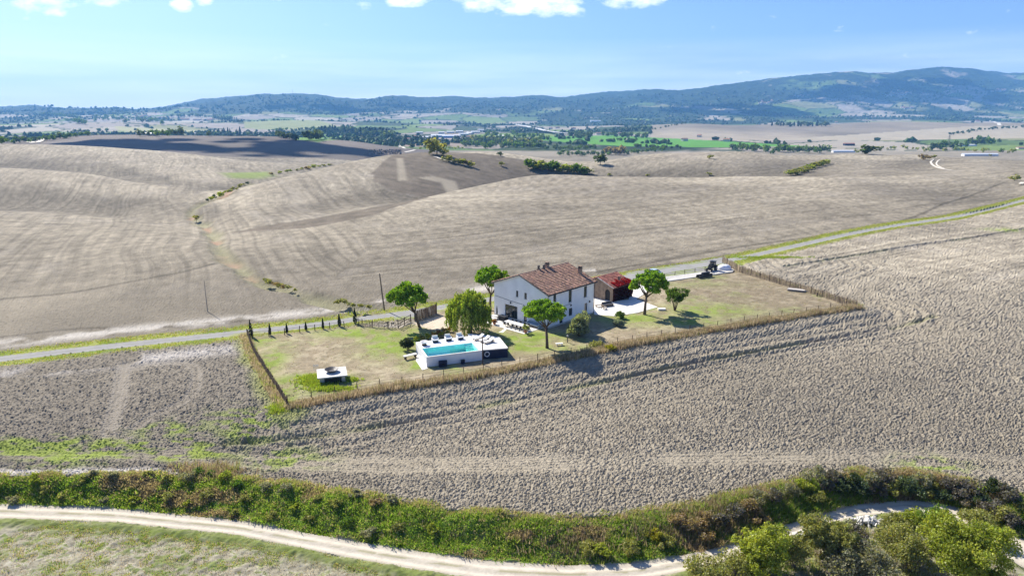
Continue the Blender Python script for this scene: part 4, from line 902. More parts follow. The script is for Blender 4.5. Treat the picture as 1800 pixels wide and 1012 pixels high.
# courtyard sitting set
def cpl(u, v): return G(u, v, .07)
q = cpl(1053, 539); ct = tag(empty('coffee_table', q, .3), 'low wooden table with stools on the white courtyard', 'table')
MB().box(-.7, -.4, .36, .7, .4, .42).build('tabletop', m_greywood, ct)
for sx in (-.6, .6): MB().box(sx-.05, -.33, 0, sx+.05, .33, .357).build('leg', m_greywood, ct)
q = cpl(1068, 538); s2 = tag(empty('outdoor_daybed', q, .45), 'dark cushioned day bed on the white courtyard', 'sofa')
MB().box(-1.1, -.45, .08, 1.1, .45, .34).build('base', m_wood, s2); MB().box(-1.08, -.44, .343, 1.08, .30, .50).build('seat', m_greycush, s2); MB().box(-1.1, .31, .343, 1.1, .48, .8).build('backrest', m_greycush, s2)
q = cpl(1062, 543); s3 = tag(empty('wooden_armchair', q, 2.0), 'wooden armchair facing the day bed in courtyard', 'armchair')
MB().box(-.4, -.4, .34, .4, .4, .44).build('seat', m_greywood, s3); MB().box(-.4, .32, .443, .4, .4, .9).build('backrest', m_wood, s3)
for sx in (-.36, .36):
    for sy in (-.36, .36): MB().box(sx-.04, sy-.04, 0, sx+.04, sy+.04, .338).build('leg', m_wood, s3)
wt = tag(empty('work_table', (*(np.array(G(1050, 522)[:2])), 0), .9), 'small white bench table against brown outbuilding wall', 'table')
MB().box(-.8, -.3, .75, .8, .3, .80).build('tabletop', m_white, wt)
for sx in (-.7, .65): MB().box(sx, -.25, 0, sx+.07, .25, .748).build('leg', m_white, wt)
wl_ = tag(empty('cypress_pot_wall', (*hl2w(HL + .7, .6), 0), HYAW), 'sloping white buttress at the right corner of house', 'buttress'); wl_.name = 'buttress'
MB().add([(-.68, -.35, 0), (.6, -.35, 0), (-.68, -.35, 1.4), (-.68, .3, 0), (.6, .3, 0), (-.68, .3, 1.4)], [(0,1,2), (3,5,4), (0,3,4,1), (1,4,5,2), (0,2,5,3)]).build('buttress_body', m_plaster, wl_)

# ------------------------------------------------------------------ little concrete well house
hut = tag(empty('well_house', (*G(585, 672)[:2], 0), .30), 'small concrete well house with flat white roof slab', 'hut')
MB().box(-1.7, -.2, -.5, 1.7, 2.6, .95).build('wall', m_concrete, hut); MB().box(-2.0, -.6, .953, 2.0, 2.9, 1.10).build('roof', m_stone, hut); MB().box(-1.1, -.24, -.4, 1.2, -.203, .85).build('door', m_black, hut)  # black door panel widened over the front wall to paint in its shade
bo = MB().lathe((0, 0, 0), [(.12, 0), (.5, .05), (.95, .38), (1.0, .42), (.85, .36), (.4, .14), (0, .12)], 20).build('stone_bowl', m_gutter)
ct_ = hut.matrix_basis @ Vector((0, 1.3, 0)); q = Vector((0, 1.3, 0)); q.rotate(Matrix.Rotation(.30, 3, 'Z')); bo.location = (hut.location.x + q.x, hut.location.y + q.y, 1.105)
tag(bo, 'wide dark bowl standing on the well house roof', 'bowl')
fr0 = G(556, 655); t = tag(empty('trellis', fr0, .2), 'small white trellis leaning left of the well house', 'trellis')
for k in range(4): MB().box(-.3+.2*k-.02, -.02, 0, -.3+.2*k+.02, .02, 1.3).build('slat', m_white, t)
MB().box(-.36, -.045, 1.1, .36, -.022, 1.16).build('rail', m_white, t)

# ------------------------------------------------------------------ utility pole
up = tag(empty('utility_pole', G(676, 545)), 'tall leaning wooden utility pole beside the lane', 'pole')
MB().tube([(0, 0, -.3), (-.35, .05, 3.5), (-.62, .1, 7.1)], [.15, .13, .10], 8).build('pole_shaft', m_wood, up)
MB().tube([(-.60, -.12, 6.8), (-.60, .3, 6.8)], .04, 6).build('insulator', m_gutter, up)
# thin pole standing in the left field
up2 = tag(empty('utility_pole', P(365, 548)), 'thin pale pole standing alone in the left field', 'pole')
MB().tube([(0, 0, -.3), (0, 0, 6.0)], [.08, .05], 6).build('pole_shaft', m_greywood, up2)

# ------------------------------------------------------------------ car
cq = G(1147, 484); car = tag(empty('parked_car', (cq[0], cq[1], 0), .62), 'pale silver blue car parked on the lane behind the pine', 'car')
def loft(secs):
    b = MB(); n = len(secs[0])
    for s_ in secs: b.v += s_; b.t += [(1, 1, 1)] * n
    for i in range(len(secs)-1):
        for k in range(n): b.f.append((i*n+k, i*n+(k+1) % n, (i+1)*n+(k+1) % n, (i+1)*n+k))
    b.f.append(tuple(range(n))[::-1]); b.f.append(tuple((len(secs)-1)*n+k for k in range(n))); return b
secs = []
for x_, zt, w_ in ((-2.1, .62, .72), (-2.0, .78, .82), (-1.1, .92, .88), (0, .95, .9), (1.3, .93, .88), (1.95, .88, .83), (2.08, .6, .75)):
    secs.append([(x_, -w_, .28), (x_, w_, .28), (x_, w_+.02, zt*.65), (x_, w_-.06, zt), (x_, -w_+.06, zt), (x_, -w_-.02, zt*.65)])
loft(secs).build('body', m_carpaint, car)
secs = []
for x_, zt, w_ in ((-1.05, .96, .78), (-.45, 1.38, .66), (1.0, 1.40, .66), (1.75, .96, .76)): secs.append([(x_, -w_-.02, .94), (x_, w_+.02, .94), (x_, w_, zt), (x_, -w_, zt)])
loft(secs).build('window_glass', m_carglass, car)
MB().box(-.4, -.64, 1.385, 1.0, .64, 1.45).build('roof', m_carpaint, car)
for x_ in (-1.3, 1.3):
    for s in (-1, 1):
        w_ = MB().tube([(x_, s*.70, .33), (x_, s*.93, .33)], .33, 14).build('wheel', m_rubber, car); MB().tube([(x_, s*.935, .33), (x_, s*.95, .33)], .19, 10).build('rim', m_greywood, w_)
for s in (-.6, .6): MB().box(-2.12, s-.15, .56, -2.06, s+.15, .7).build('headlight', m_white, car)
for s in (-.6, .6): MB().box(2.06, s-.12, .62, 2.11, s+.12, .78).build('tail_light', m_tile2, car)

# ------------------------------------------------------------------ farm machinery by the lane
tq = G(1251, 476); tr_o = tag(empty('tractor', (tq[0], tq[1], 0), .9), 'black tractor standing on grass beside the lane', 'tractor')
MB().box(-1.0, -.35, .75, .9, .35, 1.35).build('body', m_black, tr_o)
MB().box(-1.9, -.3, .6, -1.0, .3, 1.15).build('bonnet', m_black, tr_o)
cb2 = MB()
for sx in (-.05, .95):
    for sy in (-.5, .5): cb2.box(sx-.05, sy-.05, 1.35, sx+.05, sy+.05, 2.2)
cb2.build('cab_frame', m_black, tr_o); MB().box(-.2, -.62, 2.203, 1.1, .62, 2.32).build('roof', m_black, tr_o); MB().box(0.0, -.42, 1.36, .9, .42, 2.19).build('window_glass', m_carglass, tr_o)
for s in (-1, 1):
    w_ = MB().tube([(.55, s*.55, .72), (.55, s*.92, .72)], .72, 18).build('wheel', m_rubber, tr_o); MB().tube([(.55, s*.925, .72), (.55, s*.95, .72)], .36, 12).build('rim', m_greywood, w_)
    w_ = MB().tube([(-1.5, s*.5, .42), (-1.5, s*.75, .42)], .42, 14).build('wheel', m_rubber, tr_o); MB().tube([(-1.5, s*.755, .42), (-1.5, s*.775, .42)], .22, 10).build('rim', m_greywood, w_)
MB().tube([(-1.3, .25, 1.1), (-1.3, .25, 1.9)], .05, 6).build('exhaust', m_gutter, tr_o)
iq = G(1239, 487); im = tag(empty('harrow', (iq[0], iq[1], 0), .55), 'wide black harrow lying beside the concrete walk', 'farm implement')
MB().box(-2.2, -.5, .55, 1.9, -.35, .72).box(-2.2, .4, .55, 1.9, .55, .72).box(-2.0, -.35, .58, -1.8, .4, .7).box(-.1, -.35, .58, .1, .4, .7).box(1.6, -.35, .58, 1.8, .4, .7).build('frame', m_black, im)
for k in range(9):
    x_ = -2.0 + .45*k; MB().tube([(x_, -.55, .33), (x_, -.48, .33)], .33, 12).build('disc', m_gutter, im)
for k in range(9):
    x_ = -1.85 + .45*k; MB().tube([(x_, .58, .33), (x_, .65, .33)], .33, 12).build('disc', m_gutter, im)
MB().box(-.9, -.3, .725, 1.2, .3, 1.15).build('seed_box', m_black, im); MB().tube([(1.9, 0, .62), (3.1, 0, .5)], .07, 6).build('drawbar', m_black, im)
tp = G(1273, 474); b = MB(); n0 = 18
prof = [(1.45, 0), (1.5, .25), (1.3, .75), (.9, 1.1), (.35, 1.28), (0, 1.3)]
b.lathe((0, 0, 0), prof, n0); r_ = np.random.default_rng(3)
b.v = [(x*1.15*(1+.05*r_.normal()), y*.85*(1+.05*r_.normal()), z*(1+.04*r_.normal())) for x, y, z in b.v]
o = b.build('covered_heap', m_tarp, None, True); o.location = tuple(tp); tag(o, 'rounded heap under a white tarpaulin by the reed fence', 'heap')
# planks stack in the garden
sq = G(1400, 511); stk = tag(empty('plank_stack', sq, -.45), 'low stack of pale weathered planks on the dry lawn', 'planks')
for k in range(9):
    zc_ = .06 + .11*(k//3); MB().box(-1.8 + .2*(k % 2), -.9+.6*(k % 3), zc_, 1.6 + .25*(k % 3), -.9+.6*(k % 3)+.5, zc_+.09).build('plank', [m_greywood, m_stone, m_greywood][k % 3], stk)
sp_ = tag(empty('marker_post', G(1436, 521)), 'short dark post standing alone on the dry lawn', 'post'); MB().box(-.1, -.1, 0, .1, .1, .75).build('post_shaft', m_brown, sp_); MB().box(-.13, -.13, .753, .13, .13, .8).build('cap', m_brown, sp_)
lp = tag(empty('garden_lamp', G(997.5, 602)), 'short garden bollard lamp with pale globe head', 'lamp'); MB().tube([(0, 0, 0), (0, 0, 1.0)], .07, 8).build('post', m_gutter, lp); MB().lathe((0, 0, 1.0), [(.02, 0), (.14, .05), (.16, .17), (.09, .28), (0, .3)], 10).build('lamp_head', m_concrete, lp, True)
sb = tag(empty('stone_bench', G(983, 607, 0), .2), 'pale low stone bench on the grass right of pine', 'bench'); MB().box(-.6, -.25, .3, .6, .25, .4).build('seat', m_stone, sb)
for sx in (-.45, .35): MB().box(sx, -.2, 0, sx+.12, .2, .297).build('leg', m_stone, sb)
sw = tag(empty('wash_basin', G(1163, 545)), 'low white stone trough beside the multi stemmed tree', 'trough'); MB().box(-.7, -.35, 0, .7, .35, .3).build('basin', m_stone, sw); MB().box(-.72, -.37, .303, .72, .37, .36).build('rim', m_white, sw)
# ------------------------------------------------------------------ foliage
def unit(n, r):
    v = r.normal(size=(n, 3)); return v / np.linalg.norm(v, axis=1)[:, None]
def leaf_quads(c, size, tint, r, aspect=1.6, up=0.0):
    """leaf-sized faces at points c with random lie"""
    n = len(c); a = unit(n, r); b = unit(n, r); b -= (a*b).sum(1)[:, None]*a; b /= np.linalg.norm(b, axis=1)[:, None]
    if up: a[:, 2] = np.abs(a[:, 2]) + up; a /= np.linalg.norm(a, axis=1)[:, None]; b -= (a*b).sum(1)[:, None]*a; b /= np.linalg.norm(b, axis=1)[:, None]
    s = (size * r.uniform(.6, 1.3, n))[:, None]
    V = np.stack([c - a*s*.5*aspect, c + b*s*.5, c + a*s*.5*aspect, c - b*s*.5], 1).reshape(-1, 3)
    F = np.arange(4*n).reshape(n, 4); return V, F, np.repeat(tint, 4, 0)
def clump_leaves(cl, n, r, shell=.55, flat=1.0):
    """points in clumps cl = [(x, y, z, radius)], denser towards their skins"""
    cl = np.asarray(cl, float); w = cl[:, 3]**2; k = r.choice(len(cl), n, p=w/w.sum())
    d = unit(n, r); rad = cl[k, 3] * (shell + (1-shell)*r.random(n)**.5) * r.normal(1, .10, n)
    p = cl[k, :3] + d * rad[:, None] * np.array([1, 1, flat]); return p, k
PALS = {
 'pine': ((.21, .36, .025), (.12, .23, .02), (.31, .43, .04)), 'willow': ((.25, .33, .045), (.13, .19, .035), (.38, .43, .08)),
 'olive': ((.27, .30, .19), (.18, .21, .12), (.36, .39, .26)), 'ol': ((.15, .15, .07), (.10, .10, .05), (.2, .19, .1)),
 'dark': ((.045, .065, .025), (.03, .045, .02), (.07, .09, .03)), 'cyp': ((.028, .045, .020), (.018, .03, .014), (.045, .06, .025)),
 'yg': ((.30, .34, .05), (.18, .22, .035), (.40, .42, .08)), 'og': ((.28, .285, .095), (.19, .20, .065), (.38, .36, .13)),
 'grey': ((.27, .265, .175), (.18, .175, .115), (.36, .34, .24)), 'silver': ((.24, .29, .25), (.16, .2, .17), (.32, .36, .32)),
 'rust': ((.30, .14, .06), (.18, .10, .05), (.38, .22, .08)), 'gold': ((.44, .31, .12), (.32, .22, .09), (.52, .40, .2)),
 'green': ((.11, .19, .03), (.07, .12, .025), (.16, .23, .045)), 'yel': ((.36, .33, .03), (.2, .2, .03), (.45, .4, .05)),
 'red': ((.34, .012, .022), (.12, .006, .012), (.46, .03, .04)), 'vine': ((.07, .012, .012), (.04, .012, .010), (.11, .02, .02)),
 'purple': ((.16, .145, .13), (.10, .095, .08), (.23, .21, .18)), 'brown': ((.33, .25, .15), (.22, .165, .10), (.42, .33, .21)), 'bluegreen': ((.10, .14, .08), (.07, .10, .05), (.14, .18, .10)),
}
def tints(kind, k, n, r, dev=.22):
    P_ = np.array(PALS[kind]); nk = k.max() + 1; w = r.random(nk); base = P_[0][None] * (1-np.abs(w-.5)*1.2)[:, None] + np.where((w > .5)[:, None], P_[2][None], P_[1][None]) * (np.abs(w-.5)*1.2)[:, None]
    return base[k] * r.normal(1, dev, n).clip(.4, 1.7)[:, None] * r.normal(1, .05, (n, 3))
m_leaf = leaf_mat('leaves', (1, 1, 1), .45); m_needle = leaf_mat('needles', (1, 1, 1), .35); m_dry = leaf_mat('dry_blades', (1, 1, 1), .45, (1.1, 1.05, .85)); m_pet = leaf_mat('creeper_leaves', (1, 1, 1), .5)
m_bark = mat('bark', (.13, .095, .07), .95, var=.3, scale=5, bump=.02)
m_stem = mat('stems', (.17, .14, .11), .95, var=.3, scale=5)

def umbrella_pine(name, label, base, crown, rx, rz, seed, n=13500, rtrunk=.24, fork=.50, nl=8):
    """trunk from base (x, y, z), crown centre given relative to base"""
    r = np.random.default_rng(seed); t = tag(empty(name, base), label, 'pine tree', 'umbrella pines round the farmhouse')
    C = np.array(crown, float); fk = np.array([C[0]*.45, C[1]*.45, C[2]*fork])
    cl = []
    subs = [(0, 0, .25*rz, 1.5)] + [(rx*.52*math.cos(a), rx*.52*math.sin(a), r.uniform(-.15, .25)*rz, r.uniform(1.0, 1.45)) for a in np.linspace(0, 6.28, 6)[:-1] + r.random()] + [(rx*.80*math.cos(a), rx*.80*math.sin(a), -r.uniform(.1, .5)*rz, r.uniform(.6, 1.0)) for a in np.linspace(0, 6.28, 9)[:-1] + r.random() + r.normal(0, .2, 8)]
    for (sx_, sy_, sz_, sr_) in subs:
        for i in range(int(13*sr_)):
            u = unit(1, r)[0]; u[2] = u[2]*.9+.25; cl.append((C[0]+sx_+u[0]*sr_*.85, C[1]+sy_+u[1]*sr_*.85, C[2]+sz_+max(u[2], -.35)*sr_*.75*rz/2.1, r.uniform(.26, .5)))
    p, k = clump_leaves(cl, n, r, .25, .8); p = p + r.normal(0, .10, p.shape); V, F, T = leaf_quads(p, .22, tints('pine', k, n, r, .3), r, 1.7, .5)
    mesh_np('crown', V, F, m_needle, t, T)
    b = MB(); mid = fk*.5 + np.array([.10*r.normal(), .1*r.normal(), 0]); b.tube([(0, 0, -.2), tuple(mid), tuple(fk)], [rtrunk*1.15, rtrunk*.85, rtrunk*.7], 9)
    b.build('trunk', m_bark, t, True)
    for i in range(nl):
        ph = 2*math.pi*i/nl + r.normal(0, .25); rr = rx*r.uniform(.45, .85); e = np.array([C[0]+rr*math.cos(ph), C[1]+rr*math.sin(ph), C[2]+rz*.12])
        st = fk*r.uniform(.8, 1.0); m_ = st*.5+e*.5 + np.array([0, 0, -.35]); MB().tube([tuple(st), tuple(m_), tuple(e)], [rtrunk*.45, rtrunk*.3, .04], 6).build('limb', m_bark, t, True)
    return t
umbrella_pine('umbrella_pine', 'umbrella pine leaning left beside the lane gate, left of the house', G(738, 575), (-2.0, .3, 5.9), 3.3, 2.15, 1)
umbrella_pine('umbrella_pine', 'umbrella pine rising behind the left corner of the white house', G(862, 545), (.2, 1.0, 6.3), 3.2, 2.3, 2, n=10500)
umbrella_pine('umbrella_pine', 'umbrella pine standing on the lawn directly in front of house', G(962, 612), (-.55, .6, 6.1), 3.15, 1.85, 3, rtrunk=.26, fork=.60)
umbrella_pine('umbrella_pine', 'umbrella pine right of the white courtyard with a tall bare trunk', G(1133, 553), (.6, .5, 6.2), 3.3, 2.2, 4, rtrunk=.27, fork=.62)

def round_bush(name, label, cat, base, rx, rz, pal, seed, n=2500, leaf=.16, stems=6, group=None, ncl=26, lift=0.0, flat=.9, elong=1.0, trans=None, rot=0.0, mat_=None):
    r = np.random.default_rng(seed); t = tag(empty(name, base), label, cat, group); cl = []
    for i in range(ncl):
        u = unit(1, r)[0]; u[2] = abs(u[2])*1.0 - .15; q = r.uniform(.45, .95)
        X, Y_ = u[0]*rx*q*elong, u[1]*rx*q
        cl.append((X*math.cos(rot)-Y_*math.sin(rot), X*math.sin(rot)+Y_*math.cos(rot), lift + rz*.42 + u[2]*rz*.62*q, rx*r.uniform(.24, .42)))
    p, k = clump_leaves(cl, n, r, .45, flat); p[:, 2] = np.maximum(p[:, 2], .02); V, F, T = leaf_quads(p, leaf, tints(pal, k, n, r), r)
    mesh_np('foliage', V, F, mat_ or m_leaf, t, T)
    b = MB()
    for i in range(stems):
        e = cl[r.integers(len(cl))]; b.tube([(r.normal(0, .08), r.normal(0, .08), -.1), (e[0]*.4, e[1]*.4, e[2]*.5), (e[0], e[1], e[2])], [.03+.012*rx, .025+.008*rx, .015], 5)
    o = b.build('stems', m_stem, t)
    o['kind'] = 'stuff'
    return t
# willow
def willow(base):
    r = np.random.default_rng(11); t = tag(empty('weeping_willow', base), 'broad weeping willow with hanging curtains beside the pool deck', 'willow tree')
    H_ = 8.2; pts = []; ks = []; nb_ = 46; q = 0
    for bno in range(nb_):
        ph0 = bno*2.39996+r.normal(0, .2); rho0 = math.sqrt((bno+.4)/nb_); bx, by = 3.5*rho0*math.cos(ph0), 3.3*rho0*math.sin(ph0); btop = H_*(1-.38*rho0**2.5)*r.uniform(.84, 1.0); bot0 = max(.3, btop-r.uniform(2.2, 5.6)); br_ = r.uniform(.35, .75)
        for i in range(9):
            x, y = bx+r.normal(0, br_*.6), by+r.normal(0, br_*.6); top = btop-1.1*((x-bx)**2+(y-by)**2)/br_**2*.5+r.normal(0, .15); bot = max(.25, bot0+r.uniform(-.6, .9)); top = max(top, bot+.8); m = int(12+19*(top-bot)/2)
            z = top-(top-bot)*r.random(m)**.9; pts.append(np.stack([x+r.normal(0, .10, m), y+r.normal(0, .10, m), z], 1)); ks += [bno]*m
    p = np.concatenate(pts); k = np.array(ks); n = len(p); T = tints('willow', k, n, r, .36)
    a = np.stack([r.normal(0, .18, n), r.normal(0, .18, n), -np.ones(n)], 1); a /= np.linalg.norm(a, axis=1)[:, None]; b = unit(n, r); b -= (a*b).sum(1)[:, None]*a; b /= np.linalg.norm(b, axis=1)[:, None]
    s = r.uniform(.14, .26, n)[:, None]; V = np.stack([p-a*s, p+b*s*.36, p+a*s, p-b*s*.36], 1).reshape(-1, 3)
    mesh_np('crown', V, np.arange(4*n).reshape(n, 4), m_leaf, t, np.repeat(T, 4, 0))
    MB().tube([(0, 0, -.2), (.15, .1, 1.8), (.1, .2, 3.2)], [.38, .3, .25], 9).build('trunk', m_bark, t, True)
    for i in range(7):
        ph = 2*math.pi*i/7; MB().tube([(.1, .2, 2.7), (1.0*math.cos(ph), 1.0*math.sin(ph), 4.6), (2.0*math.cos(ph), 2.0*math.sin(ph), 5.6)], [.15, .1, .04], 6).build('limb', m_bark, t, True)
willow(G(826, 586))
def small_tree(name, label, cat, base, cz, rx, rz, pal, seed, n, leaf, nst=4, ncl=34, group=None, rt=.09, cr=(.09, .18)):
    r = np.random.default_rng(seed); t = tag(empty(name, base), label, cat, group); cl = []
    subs = [(unit(1, r)[0]*np.array([rx, rx, rz])*r.uniform(.35, .75), r.uniform(.3, .5)*rx) for i in range(9)]+[(np.zeros(3), .5*rx)]
    for s_, sr_ in subs:
        for i in range(int(ncl/6)+2):
            u = unit(1, r)[0]; cl.append((s_[0]+u[0]*sr_, s_[1]+u[1]*sr_, cz+s_[2]+u[2]*sr_*rz/rx, rx*r.uniform(*cr)))
    p, k = clump_leaves(cl, n, r, .2, .9); V, F, T = leaf_quads(p, leaf, tints(pal, k, n, r, .25), r); mesh_np('crown', V, F, m_leaf, t, T)
    for i in range(nst):
        ph = 2*math.pi*i/max(nst, 1)+r.normal(0, .3); e = np.array([rx*.55*math.cos(ph), rx*.55*math.sin(ph), cz]); MB().tube([(.08*math.cos(ph), .08*math.sin(ph), -.1), (e[0]*.35, e[1]*.35, cz*.45), tuple(e)], [rt, rt*.8, rt*.35], 7).build('trunk', m_bark, t, True)
    return t
small_tree('olive_tree', 'silvery green olive tree in front of the long house wall', 'olive tree', G(1018, 590), 2.2, 2.35, 1.9, 'olive', 21, 8000, .18, 4, 46, rt=.12, cr=(.16, .30))
small_tree('multi_stemmed_tree', 'small dark bushy tree with several bare stems on the lawn', 'tree', G(1186, 546), 3.1, 2.3, 1.25, 'green', 22, 4600, .17, 5, 34, cr=(.14, .28))
round_bush('silver_bush', 'round silver green bush on the lawn below the courtyard', 'bush', G(1087, 573), .95, 1.25, 'silver', 23, 2600, .11)
round_bush('green_bush', 'small dark green bush just behind the silver bush', 'bush', G(1091, 560), 1.0, 1.3, 'green', 24, 1500, .14)
round_bush('dark_bush', 'round dark bush against the left end of the pool', 'bush', G(717, 615), 1.15, 2.1, 'dark', 25, 3000, .14)
round_bush('yellow_bush', 'small bright yellow bush at the front fence', 'bush', G(1074, 617), .9, 1.0, 'yel', 26, 900, .14)
round_bush('corner_bush', 'small green bush on the lawn edge near the front fence', 'bush', G(1050, 610), 1.3, .8, 'og', 27, 1200, .14)
ORD = ['first', 'second', 'third', 'fourth', 'fifth', 'sixth', 'seventh', 'eighth', 'ninth', 'tenth', 'eleventh', 'twelfth', 'thirteenth', 'fourteenth', 'fifteenth', 'sixteenth', 'seventeenth', 'eighteenth', 'nineteenth', 'twentieth', 'twenty-first', 'twenty-second', 'twenty-third', 'twenty-fourth']; SEEN = {}
def nth(lb, where):
    SEEN[lb] = SEEN.get(lb, 0) + 1; return '%s %s from left' % (ORD[min(SEEN[lb], 24)-1], lb)
gi = 0
for (u, v, pal, s) in sorted(((762, 592, 'gold', .55), (772, 589, 'rust', .6), (781, 585, 'gold', .6), (790, 583, 'rust', .6), (797, 580, 'gold', .55), (752, 596, 'yg', .6), (741, 598, 'og', .55), (776, 592, 'yg', .5), (787, 590, 'og', .5), (733, 600, 'yg', .5))):
    gi += 1
    lb = {'gold': 'golden ornamental grass clump behind the pool deck', 'rust': 'rust coloured shrub behind the pool deck', 'yg': 'yellow green shrub behind the pool deck', 'og': 'dull olive shrub behind the pool deck'}[pal]
    lb = nth(lb, ''); round_bush('garden_shrub', lb, 'shrub', G(u, v), s, 1.0, pal, 30+gi, 500, .13, 3, 'shrubs in the bed behind the pool', 12)
for i, (name, label, loc, h, r0, fol, pot, seed) in enumerate(POTS):
    t = round_bush(name, label, 'potted plant', loc, r0, h, fol, seed, 700, .11, 3, None, 14, .4)
    MB().lathe((0, 0, 0), [(.0, .01), (.22, 0), (.32, .42), (.28, .42), (.2, .3), (0, .3)], 12).build('pot', pot, t)
# creeper over the outbuilding: dark on the wall, red on the roof edge
r = np.random.default_rng(44); cr = tag(empty('creeper', (shed.location.x, shed.location.y, 0), OY), 'dark red creeper covering the outbuilding side wall and eave', 'creeper')
n = 7000; x_ = r.uniform(-.1, OL+.25, n); z_ = r.random(n)**.8 * 2.95; p = np.stack([x_, -.05-.45*r.random(n)*(0.4+.6*np.sin(z_*1.2)**2), z_], 1)
V, F, T = leaf_quads(p, .16, tints('vine', (fbm(x_*2, z_*2, 2, 5)*20).astype(int), n, r, .3), r); mesh_np('wall_leaves', V, F, m_pet, cr, T)
n = 2600; x_ = r.uniform(.6, OL+.3, n); t_ = r.random(n)**1.7*(.15+.7*fbm(x_*1.1, x_*0+3, 2, 9)); yy = -.45+t_*3.0; zz = oze+(yy+.35)*math.tan(osa)+.1+.28*r.random(n)
V, F, T = leaf_quads(np.stack([x_, yy, zz], 1), .17, tints('red', (fbm(x_*3, yy*3, 2, 9)*30).astype(int), n, r, .40), r, 1.2, .5); mesh_np('roof_leaves', V, F, m_pet, cr, T)

# ------------------------------------------------------------------ cypresses on the lane fence
def cypress_mesh(seed, h, rad, n=420, leaf=.14):
    r = np.random.default_rng(seed); z = r.random(n); rr = rad*np.sin(np.clip(z*1.0+.05, 0, 1)**.7*math.pi)**.7*(1-.55*z)*r.uniform(.6, 1.1, n); ph = r.random(n)*2*math.pi
    p = np.stack([rr*np.cos(ph), rr*np.sin(ph), .15+z*(h-.15)], 1); return leaf_quads(p, leaf, tints('cyp', (z*12).astype(int), n, r, .2), r, 2.0, .8)
CY = [(441.5, 592, 2.9, .42, 'cypress at the far left corner of the lane fence, tallest on that side'), (475, 589, 2.0, .24, 'thin young cypress, second from the left corner of lane fence'), (504.5, 586, 1.75, .24, 'thin young cypress, third from the left corner of lane fence'),
      (538, 581, 1.5, .22, 'smallest young cypress in the row along the lane fence'), (568, 578, 1.9, .22, 'thin young cypress left of the two larger right ones'), (597, 574, 2.3, .33, 'medium dark cypress beside the tallest one'), (624.5, 569, 2.9, .42, 'tallest dark cypress at the right end of lane fence')]
for i, (u, v, h, rad, lb) in enumerate(CY):
    t = tag(empty('cypress', G(u, v)), lb, 'cypress', 'young cypresses along the lane fence'); V, F, T = cypress_mesh(60+i, h, rad); mesh_np('crown', V, F, m_needle, t, T); MB().tube([(0, 0, -.1), (0, 0, h*.6)], .04, 6).build('trunk', m_bark, t)
# ------------------------------------------------------------------ fences
def along(pts, step):
    pts = [np.array(p[:2], float) for p in pts]; out = []; carry = 0
    for a, b in zip(pts[:-1], pts[1:]):
        L_ = np.linalg.norm(b-a); s = carry
        while s < L_: out.append((a+(b-a)*s/L_, math.atan2(b[1]-a[1], b[0]-a[0]))); s += step
        carry = s-L_
    return out
def shift(pts, d):
    out = []
    for i, p in enumerate(pts):
        a = np.array(pts[max(i-1, 0)]); b = np.array(pts[min(i+1, len(pts)-1)]); t = (b-a)/np.linalg.norm(b-a); out.append((p[0]-t[1]*d, p[1]+t[0]*d))
    return out
def post_fence(name, label, pts, step, h, rad, m, rails, rail_r=.02, rail_m=None, group=None, cat='fence'):
    t = tag(empty(name, (pts[0][0], pts[0][1], 0)), label, cat, group); me = None; pp_ = along(pts, step)
    for p, a in pp_:
        if me is None: o = MB().tube([(0, 0, -.3), (0, 0, h)], rad, 6).build('post', m, t); me = o.data
        else: o = D.objects.new('post', me); col.objects.link(o); o.parent = t
        o.location = (p[0]-pts[0][0], p[1]-pts[0][1], 0); o.rotation_euler = (random.gauss(0, .03), random.gauss(0, .03), 0); o.scale = (1, 1, random.uniform(.92, 1.08))
    for z in rails:
        MB().tube([(p[0]-pts[0][0], p[1]-pts[0][1], z) for p, a in pp_], rail_r, 4, cap=False).build('wire' if rail_r < .02 else 'rail', rail_m or m, t)
    return t
FI = shift(FRONT, 1.0)
post_fence('wire_fence', 'long wire fence on thin dark posts along the front of garden', FI, 3.0, 1.35, .055, m_brown, (.35, .75, 1.15), .014, m_gutter)
LF = PL([(445, 593), (475, 591), (504, 588), (538, 583), (568, 580), (597, 576), (628, 571)])
post_fence('post_and_rail_fence', 'brown wooden post fence between the young cypresses and the lane', LF, 2.5, 1.15, .07, m_brown, (.45, .95), .022, m_brown)
